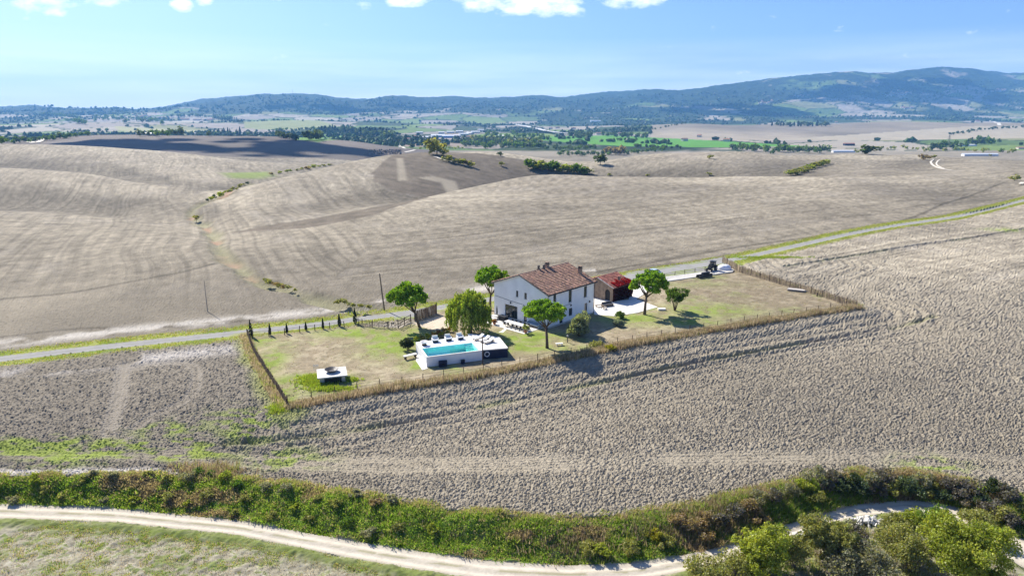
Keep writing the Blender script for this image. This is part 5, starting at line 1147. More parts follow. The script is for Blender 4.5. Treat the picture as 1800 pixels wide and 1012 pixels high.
def picket_fence(name, label, pts, h, step, m, jitter=.1, w=.10, posts=3.0, tintf=None, seed=3, cat='fence'):
    """row of thin stakes; each too thin to tell apart in the photograph, joined"""
    r = np.random.default_rng(seed); o0 = np.array(pts[0][:2]); t = tag(empty(name, (o0[0], o0[1], 0)), label, cat); V, F, T = [], [], []
    for p, a in along(pts, step):
        hh_ = h*r.uniform(1-jitter, 1+jitter); c, s = math.cos(a), math.sin(a); x, y = p-o0+r.normal(0, .03, 2); n0 = len(V); tl = r.normal(0, .05, 2); w2 = w*r.uniform(.7, 1.2)/2
        g_ = r.normal(1, .22)
        for z_, dx, dy in ((-.1, 0, 0), (hh_, tl[0], tl[1])):
            for (ax, ay) in ((-w2, -.02), (w2, -.02), (0, .03)): V.append((x+dx+ax*c-ay*s, y+dy+ax*s+ay*c, z_)); T.append((g_,)*3)
        F += [(n0, n0+1, n0+4, n0+3), (n0+1, n0+2, n0+5, n0+4), (n0+2, n0, n0+3, n0+5)]
    o = mesh_np('stake', V, F, m, t, np.clip(np.array(T), .4, 1.7)); o['kind'] = 'stuff'; me = None
    for p, a in along(pts, posts):
        if me is None: q_ = MB().tube([(0, 0, -.3), (0, 0, h*1.12)], .07, 6).build('post', m_brown, t); me = q_.data
        else: q_ = D.objects.new('post', me); col.objects.link(q_); q_.parent = t
        q_.location = (p[0]-o0[0], p[1]-o0[1], 0)
    for z in (.3*h, .8*h): MB().tube([(p[0]-o0[0], p[1]-o0[1], z) for p, a in along(pts, posts)], .03, 4, cap=False).build('rail', m_brown, t)
    return t
m_reed = mat('reed_stakes', (.30, .235, .155), .9, var=.3, scale=3, attr=True); m_brush = mat('brushwood', (.24, .175, .12), .95, var=.3, scale=3, attr=True)
picket_fence('picket_fence', 'brown stake fence curving from tallest cypress to the wooden gate', PL([(630, 571), (650, 574), (675, 577), (696, 577)]), 1.15, .28, m_brush, seed=4)
picket_fence('reed_fence', 'long reed fence along the right side of the garden', PL([(1270, 460), (1300, 477), (1340, 490), (1400, 508), (1460, 527), (1507, 541)]), 1.35, .11, m_reed, .18, .13, seed=5)
picket_fence('brushwood_fence', 'brown brushwood fence down the left side of the garden', PL([(435, 590), (447, 622), (468, 656), (490, 690), (506, 717)]), 1.15, .075, m_brush, .12, .13, seed=6)
picket_fence('brushwood_screen', 'tall brushwood screen beside the lane, right of leaning pine', PL([(729, 565), (745, 560), (768, 551)]), 1.9, .06, m_brush, .05, .1, seed=7, cat='screen')
gt = tag(empty('wooden_gate', G(700, 577), math.atan2(*(G(722, 566)-G(700, 577))[[1, 0]])), 'open braced wooden gate left of the leaning pine', 'gate')
gl_ = float(np.linalg.norm((G(722, 566)-G(700, 577))[:2]))
for k, x_ in enumerate((0, gl_*.5, gl_)): MB().box(x_-.06, -.06, -.2, x_+.06, .06, 1.5).build('post', m_wood, gt)
for z in (.25, .75, 1.25): MB().box(.07, -.03, z, gl_*.5-.07, .03, z+.1).build('rail', m_wood, gt); MB().box(gl_*.5+.07, -.03, z, gl_-.07, .03, z+.1).build('rail', m_wood, gt)
MB().tube([(.1, -.05, .25), (gl_*.5-.1, -.05, 1.3)], .05, 5).build('brace', m_wood, gt); MB().tube([(gl_*.5+.1, -.05, 1.3), (gl_-.1, -.05, .25)], .05, 5).build('brace', m_wood, gt)
post_fence('post_and_rail_fence', 'low wooden post fence along the right end of the lane', PL([(1150, 492), (1200, 482), (1240, 475), (1283, 469)]), 3.4, 1.0, .06, m_brown, (.5, .85), .025, m_brown)

# ------------------------------------------------------------------ grasses as blades
def blades(name, pts, h, kinds, seed, nb=7, w=.05, spread=.18, lean=.35, m=None, z=None, kw=None):
    """tufts at pts; one joined object: nobody could count the blades"""
    r = np.random.default_rng(seed); n = len(pts); zz = ground_z(pts[:, 0], pts[:, 1]) if z is None else z
    base = np.repeat(np.c_[pts, zz], nb, 0) + np.c_[r.normal(0, spread, (n*nb, 2)), np.zeros(n*nb)]
    hh_ = np.repeat(np.broadcast_to(h, n), nb) * r.uniform(.55, 1.15, n*nb); ph = r.random(n*nb)*2*math.pi
    tip = base + np.c_[np.cos(ph)*lean*hh_*r.random(n*nb), np.sin(ph)*lean*hh_*r.random(n*nb), hh_]
    a2 = r.random(n*nb)*math.pi; ww = w*r.uniform(.6, 1.4, n*nb); side = np.c_[np.cos(a2)*ww, np.sin(a2)*ww, 0*ww]
    V = np.stack([base-side, base+side, tip], 1).reshape(-1, 3); F = np.arange(3*n*nb).reshape(-1, 3)
    P_ = np.array([PALS[k][0] for k in kinds[0]]); pr_ = np.asarray(kinds[1]); 
    kk = r.choice(len(P_), n, p=pr_/pr_.sum()) if len(pr_) == len(P_) and n != len(P_) else pr_.astype(int)
    T = np.repeat(P_[kk], nb, 0)*r.normal(1, .22, (n*nb, 1)).clip(.45, 1.6); T = np.repeat(T, 3, 0)
    o = mesh_np(name, V, F, m or m_dry, None, T); tag(o, kind='stuff'); return o
PALS['dry'] = ((.44, .35, .235),)*3; PALS['straw'] = ((.54, .46, .32),)*3; PALS['fresh'] = ((.22, .34, .045),)*3; PALS['fresh2'] = ((.33, .39, .09),)*3; PALS['deep'] = ((.12, .20, .035),)*3; PALS['tan'] = ((.31, .24, .165),)*3
r = np.random.default_rng(70)
# dry tall grass outside the front fence
def strip(pts, n, w0, w1, r):
    q = along(pts, .5); k = r.integers(0, len(q), n); out = []
    for i in k:
        p, a = q[i]; d = r.uniform(w0, w1); s = r.uniform(-.3, .3); out.append((p[0]+s*math.cos(a)+d*math.sin(a), p[1]+s*math.sin(a)-d*math.cos(a)))
    return np.array(out)
p = strip(FRONT, 6500, -.9, .9, r); hh0 = .30+1.15*fbm(p[:, 0]/4, p[:, 1]/4, 3, 7); tag(blades('dry_grass', p, hh0, (('dry', 'straw', 'tan', 'og'), [4, 3, 2, 1.6]), 71, 6, .05, .2), 'tall dry grass along the front fence', kind='stuff')
p = strip(PL([(433, 588), (445, 622), (466, 657), (488, 692), (504, 720)]), 900, -.5, 1.0, r); blades('dry_grass', p, .55, (('dry', 'straw', 'fresh2'), [3, 2, 2]), 72, 6, .05)
p = strip(PL([(1270, 456), (1300, 474), (1400, 505), (1507, 538)]), 700, -1.2, .1, r); blades('dry_grass', p, .5, (('dry', 'og', 'fresh2'), [3, 2, 1]), 73, 6, .05)
# rough green growth round the well house and the corner
pts = []
for (u, v, rx, ry, n_) in ((560, 672, 2.6, 1.6, 420), (585, 684, 3.0, .8, 260), (548, 664, 1.5, 1.2, 160), (615, 668, 1.5, .8, 90), (497, 716, 1.4, 1.6, 260), (1505, 541, 1.0, .8, 120), (1355, 450, 9, 1.4, 420)):
    q = G(u, v); pts.append(np.c_[q[0]+r.normal(0, rx*.5, n_), q[1]+r.normal(0, ry*.5, n_)])
p = np.concatenate(pts); blades('rough_grass', p, .42, (('fresh', 'fresh2', 'yg'), [2, 3, 1]), 74, 7, .05, .2, .5, m_leaf)
# lane verges
p = strip(LANE, 7000, 2.0, 4.4, r); q2 = strip(LANE, 7000, -4.6, -2.0, r); p = np.concatenate([p, q2]); p = p[(p[:, 1] < 330) & (np.abs(p[:, 0]) < p[:, 1]*.85) & ~in_poly(p[:, 0], p[:, 1], PARK) & ~in_poly(p[:, 0], p[:, 1], PARK2) & (sdist(p[:, 0], p[:, 1], ESTATE) > .3)]
blades('verge_grass', p, .22, (('fresh2', 'yg', 'dry'), [4, 2, 2]), 75, 5, .07, .25, .6, m_leaf)
# the bank above the dirt road
m_bankleaf = leaf_mat('bank_blades', (1.08, 1.06, 1.02), .5, (1.15, 1.2, .7))
nB = 27000; X_ = r.uniform(-55, 62, nB); lp_, to_ = fy(X_, LIP), fy(X_, TOE); tt = r.random(nB); Y_ = to_+.15+(lp_+.35-to_)*tt
zone = fbm(X_/4, Y_/2, 3, 190); right = sm01((X_-14)/14)
kk = np.where(tt > .82, np.where(r.random(nB) < .6, 4, 1), np.where(zone+.14*right > .65, np.where(r.random(nB) < .5, 3, 4), np.where(r.random(nB) < .42, 0, np.where(r.random(nB) < .55, 1, np.where(r.random(nB) < .45, 4, 2)))))
hb = .05+.42*fbm(X_/1.3, Y_/1.3, 3, 192)+.30*right*(tt < .8)
blades('bank_grass', np.c_[X_, Y_], hb, (('fresh', 'fresh2', 'deep', 'tan', 'dry'), kk), 76, 6, .055, .2, 1.3, m_bankleaf, ground_z(X_, Y_)+.75*(fbm(X_/1.9, Y_/1.5, 3, 162)-.45)-.03)
# the grass below the dirt road
nB = 15000; X_ = r.uniform(-46, 34, nB); Y_ = fy(X_, NEAR)-.35-13*r.random(nB)**1.3; kp = (Y_ > 43.5) & ((fbm(X_/2.6, Y_/1.5, 4, 170) > .46) | (fy(X_, NEAR)-Y_ < 1.6)); X_, Y_ = X_[kp], Y_[kp]
blades('roadside_grass', np.c_[X_, Y_], .14, (('fresh2', 'deep', 'dry', 'straw', 'fresh'), [3, 1.2, 2, 1.5, 1.5]), 77, 6, .035, .2, .8, m_leaf)
nL = 9000; X_ = r.uniform(-45, 66, nL); Y_ = r.uniform(80, 170, nL); kp = sdist(X_, Y_, ESTATE) < -.6
for q_ in (YARD, GRAVEL, TER, WALK): kp &= sdist(X_, Y_, q_) > .2
kp &= ~in_poly(X_, Y_, [p2w(-1.0, -1.0), p2w(12.5, -1.0), p2w(12.5, 8), p2w(-1.0, 8)]) & ~in_poly(X_, Y_, [hl2w(-5, -.3), hl2w(14, -.3), hl2w(14, 13.5), hl2w(-5, 13.5)])
X_, Y_ = X_[kp], Y_[kp]; blades('lawn_tufts', np.c_[X_, Y_], .10, (('dry', 'straw', 'tan', 'fresh2'), [3, 2, 3, 2]), 83, 5, .05, .2, .9)
nB = 14000; X_ = r.uniform(-46, 34, nB); Y_ = fy(X_, NEAR)-1.0-13*r.random(nB)**1.2; kp = (Y_ > 43.5); X_, Y_ = X_[kp], Y_[kp]
blades('stubble', np.c_[X_, Y_], .11, (('straw', 'dry', 'tan', 'deep'), [4, 3, 3, 1.5]), 84, 4, .028, .2, .7)
# ------------------------------------------------------------------ bushes on the bank
def BZ(u, v, z): q = G(u, v, z); return np.array([q[0], q[1], gz(q[0], q[1])])
bb = [(1430, 862), (1447, 866), (1462, 858), (1478, 865), (1492, 858), (1508, 866), (1525, 858), (1540, 864), (1556, 856), (1572, 866), (1590, 860), (1606, 866), (1622, 858), (1640, 866), (1655, 872), (1672, 868), (1690, 880), (1708, 878), (1722, 888), (1742, 900), (1762, 912), (1778, 920),
      (1745, 880), (1770, 893), (1795, 905)]
for i, (u, v) in enumerate(sorted(bb)):
    rr = random.uniform(.8, 1.25); pal = random.choice(['purple', 'purple', 'grey', 'bluegreen', 'dark', 'og'])
    lb = {'purple': 'dark purplish bramble bush', 'grey': 'grey leafed bramble bush', 'bluegreen': 'dark green bramble bush', 'dark': 'very dark bramble bush', 'og': 'olive bramble bush'}[pal] + ' on the shaded bank inside the road bend'
    lb = nth(lb, ''); round_bush('bramble_bush', lb, 'bush', BZ(u, v, -.9), rr, 1.5*rr/1.0, pal, 200+i, 1100, .13, 5, 'bramble bushes on the right bank', 14)
lbk = [(60, 852), (78, 860), (150, 852), (165, 846), (200, 848), (240, 850), (262, 846), (295, 852), (330, 850), (350, 842), (372, 846), (395, 850), (420, 862), (365, 872), (430, 878), (470, 866), (505, 872), (520, 890), (560, 884), (590, 892), (625, 882), (660, 895), (690, 890), (540, 905), (20, 870), (110, 868), (180, 872), (235, 872), (300, 872), (410, 892), (610, 915), (700, 925), (760, 930), (480, 900), (650, 930), (330, 878)]
for i, (u, v) in enumerate(sorted(lbk)):
    rr = random.uniform(.45, .85); pal = random.choice(['green', 'yg', 'og', 'og', 'grey', 'brown', 'og'])
    lb = {'yg': 'low yellow green bush', 'purple': 'low purplish bush', 'green': 'low green bush', 'bluegreen': 'low dark green bush', 'og': 'low olive bush', 'grey': 'low greyish bush', 'brown': 'low brown withered bush'}[pal] + ' on the grassy bank above the dirt road'
    lb = nth(lb, ''); round_bush('bank_bush', lb, 'bush', BZ(u, v, -.6), rr, rr*1.15, pal, 260+i, 520, .11, 3, 'small bushes on the grassy bank', 12, flat=.7, mat_=m_bankleaf)
for i, (u, v, pal, rr) in enumerate(sorted([(1055, 972, 'yg', .9), (1035, 968, 'og', .9), (1150, 948, 'yel', .8), (1165, 955, 'og', .9), (1110, 965, 'og', 1.0), (1215, 935, 'brown', 1.0), (1240, 925, 'brown', 1.0), (1265, 925, 'purple', 1.0), (1290, 915, 'purple', 1.1), (1315, 905, 'brown', 1.0), (1335, 895, 'grey', 1.1), (1360, 890, 'purple', 1.1), (1385, 880, 'grey', 1.1), (1410, 872, 'yg', 1.0), (1430, 880, 'og', 1.0), (1190, 930, 'brown', .9), (1335, 915, 'brown', .9), (1240, 945, 'brown', .9)])):
    lb = {'yg': 'yellow green bush', 'og': 'olive bush', 'yel': 'bright yellow leafed bush', 'brown': 'brown withered bush', 'purple': 'purplish dry bush', 'grey': 'pale grey dry bush'}[pal] + ' low on the bank beside the dirt road curve'
    lb = nth(lb, ''); round_bush('roadside_bush', lb, 'bush', BZ(u, v, -1.0), rr, rr*1.25, pal, 320+i, 900, .12, 5, 'bushes on the bank at the road curve', 14)
# tall withered reeds on the bank
p = []
for (u, v, n_) in ((1150, 935, 110), (1185, 935, 160), (1225, 920, 200), (1270, 908, 200), (1310, 895, 150), (1350, 885, 110), (960, 950, 60), (1040, 955, 60), (350, 838, 130), (390, 842, 110)):
    q = BZ(u, v, -.8); p.append(np.c_[q[0]+r.normal(0, 1.5, n_), q[1]+r.normal(0, .7, n_)])
blades('withered_reeds', np.concatenate(p), .68, (('tan', 'dry', 'brown', 'og', 'fresh2'), [3, 3, 2, 2, 2]), 79, 8, .04, .2, .45)
# ------------------------------------------------------------------ scrub inside the bend of the road
SH = [  # u, v of the base, radius, height, kind, leaves, label
 (1335, 1008, 2.6, 4.9, 'yg', 14000, 'small yellow green tree left of the scrub by the road'),
 (1395, 995, 1.3, 2.6, 'og', 3200, 'olive green shrub between the small tree and grey scrub'),
 (1455, 990, 2.2, 4.7, 'og', 11000, 'tall loose olive grey shrub in the middle of the scrub'),
 (1480, 1010, 1.7, 2.6, 'grey', 4500, 'grey twiggy shrub at the bottom edge of the scrub'),
 (1530, 1018, 1.8, 2.6, 'grey', 4500, 'pale grey shrub right of the grey twiggy one at bottom edge'),
 (1500, 960, 1.3, 1.9, 'purple', 2800, 'dark dead bramble mound beside the pale stones'),
 (1570, 975, 1.7, 2.9, 'og', 4800, 'olive shrub right of the pale stones'),
 (1600, 1005, 1.5, 3.0, 'og', 4200, 'olive shrub directly left of the big yellow green tree'),
 (1640, 945, 1.3, 2.9, 'green', 3600, 'dark green upright bush behind the big yellow green tree'),
 (1690, 1016, 3.4, 5.8, 'yg', 24000, 'largest yellow green tree at the lower right'),
 (1715, 930, 1.3, 1.9, 'og', 2600, 'low olive bush behind the largest tree'),
 (1600, 918, 1.2, 1.2, 'yg', 2000, 'low yellowish bush beside the pale road patch'),
 (1240, 1012, 1.6, 1.3, 'og', 2600, 'low olive bush at the road edge, bottom of photo'),
 (1290, 1018, 1.7, 2.0, 'og', 3200, 'low rounded olive bush left of the small tree'),
 (1430, 930, .9, 1.0, 'brown', 1200, 'small brown bush on the inner road edge'),
 (1745, 955, 1.1, 1.4, 'green', 1800, 'small green bush near the road at the right edge'),
 (1570, 925, 1.0, 1.1, 'og', 1500, 'low olive bush just left of the pale stones road edge'),
]
for i, (u, v, rr, h, pal, n_, lb) in enumerate(SH):
    b0 = G(u, v, -1.5); b0[2] = gz(b0[0], b0[1])-.05
    big = h > 4
    if big: small_tree('scrub_tree', lb, 'tree', b0, h*.52, rr, h*.44, pal, 400+i, n_, .13, 5, 70, 'trees in the scrub inside the bend', rt=.07, cr=(.12, .24))
    else: round_bush('scrub_bush', lb, 'bush', b0, rr*1.12, h*1.15, pal, 400+i, n_, .12, 12, 'scrub bushes inside the bend', 30)
ex = []
for i in range(900):
    u, v = r.uniform(1200, 1790), r.uniform(930, 1060); q = G(u, v, -1.5)
    if q[1] < fy(q[0], NEAR)-.5: ex.append((q[0], q[1]))
blades('scrub_grass', np.array(ex), .55, (('og', 'grey', 'deep', 'tan', 'fresh2'), [3, 3, 2, 2, 1]), 81, 8, .04, .25, .6)
# pale stones tipped between the shrubs
sr = np.random.default_rng(90); me_s = []
for k in range(5):
    b = MB(); vs_ = unit(14, sr)*sr.uniform(.7, 1.2, (14, 1))*np.array([1, .8, .6])
    import bmesh
    bm = bmesh.new(); [bm.verts.new(tuple(map(float, q))) for q in vs_]; bmesh.ops.convex_hull(bm, input=bm.verts); me = D.meshes.new('stone'); bm.to_mesh(me); bm.free(); me.materials.append(m_concrete if k % 2 else m_stone); me_s.append(me)
c0 = G(1527, 918, -1.5)
heap = tag(empty('stone_heap', (c0[0], c0[1], gz(c0[0], c0[1]))), 'heap of pale broken stones among the scrub', 'stones')
for k in range(95):
    o = D.objects.new('stone', me_s[k % 5]); col.objects.link(o); o.parent = heap; s = sr.uniform(.13, .34); rr = abs(sr.normal(0, .5)); a = sr.random()*6.28
    o.location = (rr*1.9*math.cos(a), rr*.9*math.sin(a), .05+max(0, .55-rr*.5)*sr.random()); o.scale = (s, s, s); o.rotation_euler = tuple(sr.random(3)*6)
c0 = G(1415, 942, -1.5); heap = tag(empty('stone_heap', (c0[0], c0[1], gz(c0[0], c0[1]))), 'few flat white stones left of the tall grey shrub', 'stones')
for k in range(14):
    o = D.objects.new('stone', me_s[k % 5]); col.objects.link(o); o.parent = heap; s = sr.uniform(.15, .42); o.location = (sr.normal(0, .6), sr.normal(0, .35), .05); o.scale = (s, s, s*.5); o.rotation_euler = (0, 0, sr.random()*6)
# loose clods lying proud on the ploughed soil near the road
nC = 5000; X_ = r.uniform(-48, 60, nC); Y_ = fy(X_, LIP)+.3+26*r.random(nC)**1.4; s = r.uniform(.04, .10, nC); V = []; 
oct_ = np.array([(1, 0, 0), (-1, 0, 0), (0, 1, 0), (0, -1, 0), (0, 0, 1), (0, 0, -1)], float); of = np.array([(0, 2, 4), (2, 1, 4), (1, 3, 4), (3, 0, 4), (2, 0, 5), (1, 2, 5), (3, 1, 5), (0, 3, 5)])
cz_ = ground_z(X_, Y_)+.02+s*.3; V = (np.c_[X_, Y_, cz_][:, None, :]+oct_[None]*s[:, None, None]*r.uniform(.6, 1.4, (nC, 6, 1))).reshape(-1, 3); F = (of[None]+np.arange(nC)[:, None, None]*6).reshape(-1, 3)
T = np.repeat(np.array(C_SOIL)[None]*r.normal(1, .10, (nC, 1)), 6, 0); o = mesh_np('soil_clods', V, F, gm_clod, None, T); tag(o, 'loose clods on the ploughed field', kind='stuff')
# ------------------------------------------------------------------ far trees (each its own object, shapes shared)
fr_rng = np.random.default_rng(500)
def far_mesh(kind, seed, n=150):
    r = np.random.default_rng(seed); cl = []
    if kind == 'cyp':
        V, F, T = cypress_mesh(seed, 1.0, .13, 110, .12); return V, F, T
    for i in range(12):
        u = unit(1, r)[0]; q = r.uniform(.3, .8); cl.append((u[0]*.5*q, u[1]*.5*q, .56+u[2]*.40*q, r.uniform(.12, .24)))
    pal = {'t': 'green', 'd': 'bluegreen', 'y': 'yg', 'o': 'og', 'b': 'brown'}[kind]
    p, k = clump_leaves(cl, n, r, .4, .9); p[:, 2] = p[:, 2].clip(.02, None); return leaf_quads(p, .15, tints(pal, k, n, r, .25), r)
FM = {}
def far_proto(kind):
    if kind not in FM:
        L_ = []
        for s in range(4):
            V, F, T = far_mesh(kind, 600+s*7+ord(kind[0])); o = mesh_np('far_tree', V, F, m_leaf, None, T); L_.append(o.data); D.objects.remove(o)
        tm = MB().tube([(0, 0, -.1), (.01, 0, .45)], .03, 5); to = tm.build('trunk', m_bark); FM[kind] = (L_, to.data); D.objects.remove(to)
    return FM[kind]
def far_tree(x, y, h, kind, name, label, cat, group, wide=1.0, parts=False):
    ms, tk = far_proto(kind); z = gz(x, y); me = ms[fr_rng.integers(4)]
    if parts:
        t = tag(empty(name, (x, y, z-.05*h)), label, cat, group); o = D.objects.new('crown', me); col.objects.link(o); o.parent = t; o.scale = (h*wide, h*wide, h); o.rotation_euler = (0, 0, fr_rng.random()*6)
        o2 = D.objects.new('trunk', tk); col.objects.link(o2); o2.parent = t; o2.scale = (h, h, h); return t
    o = D.objects.new(name, me); col.objects.link(o); o.location = (x, y, z-.08*h); o.scale = (h*wide, h*wide, h); o.rotation_euler = (0, 0, fr_rng.random()*6); tag(o, label, cat, group); return o
MASS = [[], [], []]
def row(path, n, h0, h1, kinds, name, label, cat, group, su=1.5, sv=.6, wide=1.0, parts=False, mass=False):
    pts = np.array(path, float); L_ = np.r_[0, np.cumsum(np.hypot(*np.diff(pts, axis=0).T))]
    for i in range(n):
        s = (i+.5+fr_rng.normal(0, .3))/n*L_[-1]; u = np.interp(s, L_, pts[:, 0])+fr_rng.normal(0, su); v = np.interp(s, L_, pts[:, 1])+fr_rng.normal(0, sv); q = P(u, v)
        if mass:
            V, F, T = far_mesh(kinds[fr_rng.integers(len(kinds))], int(fr_rng.integers(1e6)), 110); h = fr_rng.uniform(h0, h1); MASS[0].append(V*np.array([h*wide, h*wide, h])+q-np.array([0, 0, .08*h])); MASS[1].append(F+sum(len(x) for x in MASS[0][:-1])); MASS[2].append(T); continue
        far_tree(q[0], q[1], fr_rng.uniform(h0, h1), kinds[fr_rng.integers(len(kinds))], name, '%s, %s from the left' % (label, ORD[i]) if n <= 24 else label, cat, group, wide*fr_rng.uniform(.85, 1.2), parts)
T_ = 'far_tree'
row([(2, 253), (50, 250), (95, 246), (130, 241), (190, 233)], 34, 8, 14, 'tdt', T_, 'tree in the hedge along the track on the far left', 'tree', 'trees along the far left track')
row([(95, 238), (150, 232), (190, 231)], 14, 9, 18, 'td', T_, 'tree beyond the pale track on the far left', 'tree', 'trees beyond the far left track')
row([(245, 240), (330, 238), (450, 239)], 36, 8, 20, 'tdd', T_, 'tree among the low white sheds beyond the dark hill', 'tree', 'trees among the low white sheds', mass=True)
row([(380, 238), (400, 237), (425, 238)], 9, 20, 32, ['cyp'], 'far_cypress', 'dark cypress among the low white sheds beyond the dark hill', 'cypress', 'cypresses by the white sheds')
row([(70, 203), (100, 205), (140, 209)], 22, 22, 38, 'td', T_, 'tree in the wood on the pale hill far left', 'tree', 'trees on the far left hill', mass=True)
row([(115, 212), (150, 219)], 16, 20, 32, 't', T_, 'tree in the strip running down the far left hill', 'tree', 'trees in the strip on the far left hill', mass=True)
row([(165, 210), (215, 212), (290, 216)], 40, 20, 36, 'tdt', T_, 'tree in the wood round the hilltop hamlet', 'tree', 'trees round the hilltop hamlet', 2, 2.5, mass=True)
row([(180, 202), (260, 202)], 18, 18, 30, 'd', T_, 'tree along the crest above the hilltop hamlet', 'tree', 'trees on the crest above the hamlet', mass=True)
row([(295, 207), (330, 205), (360, 208)], 16, 22, 34, 'd', T_, 'tree in the dark wood behind the long farm sheds', 'tree', 'trees behind the long farm sheds')
row([(381, 212), (408, 212)], 12, 30, 42, 'd', T_, 'tree in the dark block right of the long farm sheds', 'tree', 'trees right of the long sheds', 1, .5)
row([(472, 236), (495, 242), (522, 248)], 20, 10, 14, 'd', T_, 'tree in the dark hedge slanting over the green field', 'tree', 'trees in the slanting hedge', 1.5, .5)
row([(540, 246), (552, 243), (565, 246)], 14, 12, 20, 'd', T_, 'tree in the isolated dark clump on the green field', 'tree', 'trees in the isolated clump', 2, 1)
row([(560, 234), (620, 235), (690, 243)], 60, 22, 34, ['cyp', 'd', 'cyp'], T_, 'slender dark tree in the long row across the green valley', 'tree', 'trees of the long valley row', 1.2, .8, 1.6)
row([(615, 242), (640, 245)], 10, 7, 11, 't', T_, 'bush in the short hedge below the long tree row', 'bush', 'bushes below the long tree row')
row([(470, 232), (540, 230), (620, 228)], 24, 14, 24, 'td', T_, 'tree in the line behind the green valley field', 'tree', 'trees behind the green valley field', mass=True)
for (u, v, h, k, lb) in ((724, 262, 12, 'd', 'single round tree beside the pale track junction'), (746, 259, 13, 'd', 'single dark tree right of the pale track junction'), (768, 272, 14, 'o', 'large bushy tree on the crest by the white track'), (780, 275, 8, 'o', 'bush right of the large tree on the crest'), (1055, 289, 9, 'd', 'lone dark round tree in front of the bare poplars'), (1522, 271, 10, 'd', 'dark domed tree on the crest of the right hill'), (345, 388, 2.6, 'o', 'green bush beside the gully at the left field corner'), (880, 274, 4, 'd', 'small dark bush alone on the field crest'), (882, 292, 4, 'o', 'small olive bush alone on the brown field')):
    q = P(u, v); far_tree(q[0], q[1], h, k, 'lone_tree' if h > 7.5 else 'lone_bush', lb, 'tree' if h > 7.5 else 'bush', None, 1.35 if u != 1522 else 2.2, True)
row([(785, 284), (800, 286), (815, 291), (828, 293)], 9, 3.5, 6, 'ob', 'field_bush', 'bush beside the short white track on the brown field', 'bush', 'bushes beside the short white track', 1.5, .7, 1.3)
row([(815, 258), (860, 259), (900, 259), (955, 262)], 46, 12, 20, 'dtt', T_, 'tree at the front of the valley wood', 'tree', 'trees at the front of the valley wood', 2, 1.2, mass=True)
row([(820, 250), (880, 250), (950, 254)], 40, 14, 22, 'tdo', T_, 'tree in the middle of the valley wood', 'tree', 'trees in the middle of the valley wood', 3, 2, mass=True)
row([(850, 241), (960, 244)], 26, 14, 24, 't', T_, 'tree at the back of the valley wood', 'tree', 'trees at the back of the valley wood', 3, 2, mass=True)
row([(725, 262), (770, 262), (815, 262)], 16, 6, 9, 'ty', T_, 'bush in the light green hedge on the valley edge', 'bush', 'bushes in the light green hedge', 2, .6, mass=True)
row([(925, 297), (950, 298), (975, 301), (1000, 304), (1035, 305)], 22, 5, 9, 'otyo', 'field_bush', 'bush in the thicket in the dip behind the near field', 'bush', 'bushes in the dip thicket', 3, .9, 1.5)
row([(980, 272), (1010, 274), (1060, 273), (1110, 270), (1170, 266)], 40, 8, 13, 'tdt', T_, 'tree in the hedge before the bright green field', 'tree', 'trees before the bright green field', 2, 1, mass=True)
row([(1062, 272), (1085, 273), (1100, 270)], 6, 16, 21, 'b', 'bare_tree', 'pale leafless tree above the hedge in the valley', 'tree', 'bare trees above the hedge', 2, .5)
row([(950, 262), (1000, 264), (1050, 262)], 26, 9, 15, 'td', T_, 'tree along the near side of the bright green field', 'tree', 'trees beside the bright green field', 2, 1, mass=True)
row([(1005, 242), (1025, 243), (1040, 242)], 14, 16, 26, 'd', T_, 'dark tree at the left farmstead in the valley', 'tree', 'trees at the left farmstead', 3, 1)
row([(1062, 240), (1080, 241), (1110, 242), (1140, 243)], 22, 14, 24, 'd', T_, 'dark tree at the right farmstead in the valley', 'tree', 'trees at the right farmstead', 3, 1)
row([(1085, 248), (1120, 249)], 12, 9, 14, 't', T_, 'tree in front of the right farmstead', 'tree', 'trees before the right farmstead')
row([(1110, 260), (1150, 261), (1200, 262)], 12, 8, 12, 'd', T_, 'tree at the right end of the bright green field', 'tree', 'trees at the end of the green field')
row([(1290, 264), (1340, 267), (1380, 268), (1450, 268)], 40, 11, 20, 'tdt', T_, 'tree in the valley behind the right hill', 'tree', 'trees behind the right hill', 3, 1, mass=True)
row([(1540, 262), (1600, 264), (1680, 266), (1790, 268)], 30, 6, 12, 'tyo', T_, 'tree along the railway line behind the right hill', 'tree', 'trees along the railway line', 4, 1.4, mass=True)
row([(1635, 262), (1660, 264), (1680, 260), (1720, 254), (1760, 254)], 20, 12, 22, 'td', T_, 'tree round the white greenhouse on the right', 'tree', 'trees round the white greenhouse', 3, 1.4)
row([(1665, 238), (1690, 235), (1730, 229), (1800, 224)], 30, 8, 14, 'd', T_, 'tree in the dark line across the right hills', 'tree', 'trees across the right hills', 2, .4)
row([(1355, 221), (1400, 222), (1450, 222)], 20, 16, 26, ['cyp', 'd'], T_, 'tree in the small row on the pale right hill', 'tree', 'trees on the pale right hill', 2, .5, 1.5)
row([(1130, 232), (1180, 222), (1205, 218)], 16, 8, 12, 'd', T_, 'tree in the line climbing the brown hill', 'tree', 'trees climbing the brown hill', 1, .3)
row([(1384, 309), (1400, 307), (1413, 303), (1425, 298), (1437, 293), (1450, 288)], 20, 3.2, 5.2, 'yyo', 'hedge_bush', 'yellow green bush in the hedge climbing the right hill', 'bush', 'bushes in the climbing hedge', 1.2, .8, 1.5)
row([(362, 356), (385, 347), (405, 337), (425, 328), (440, 322)], 12, 1.4, 2.6, 'ody', 'gully_bush', 'small bush in the gully between the left fields', 'bush', 'bushes in the gully', 1, .6, 1.5)
row([(475, 308), (500, 303), (530, 299), (560, 294), (590, 289)], 14, 2.0, 4, 'oby', 'gully_bush', 'small bush where the gully meets the dark hill', 'bush', 'bushes at the gully end', 1, .4, 1.8)
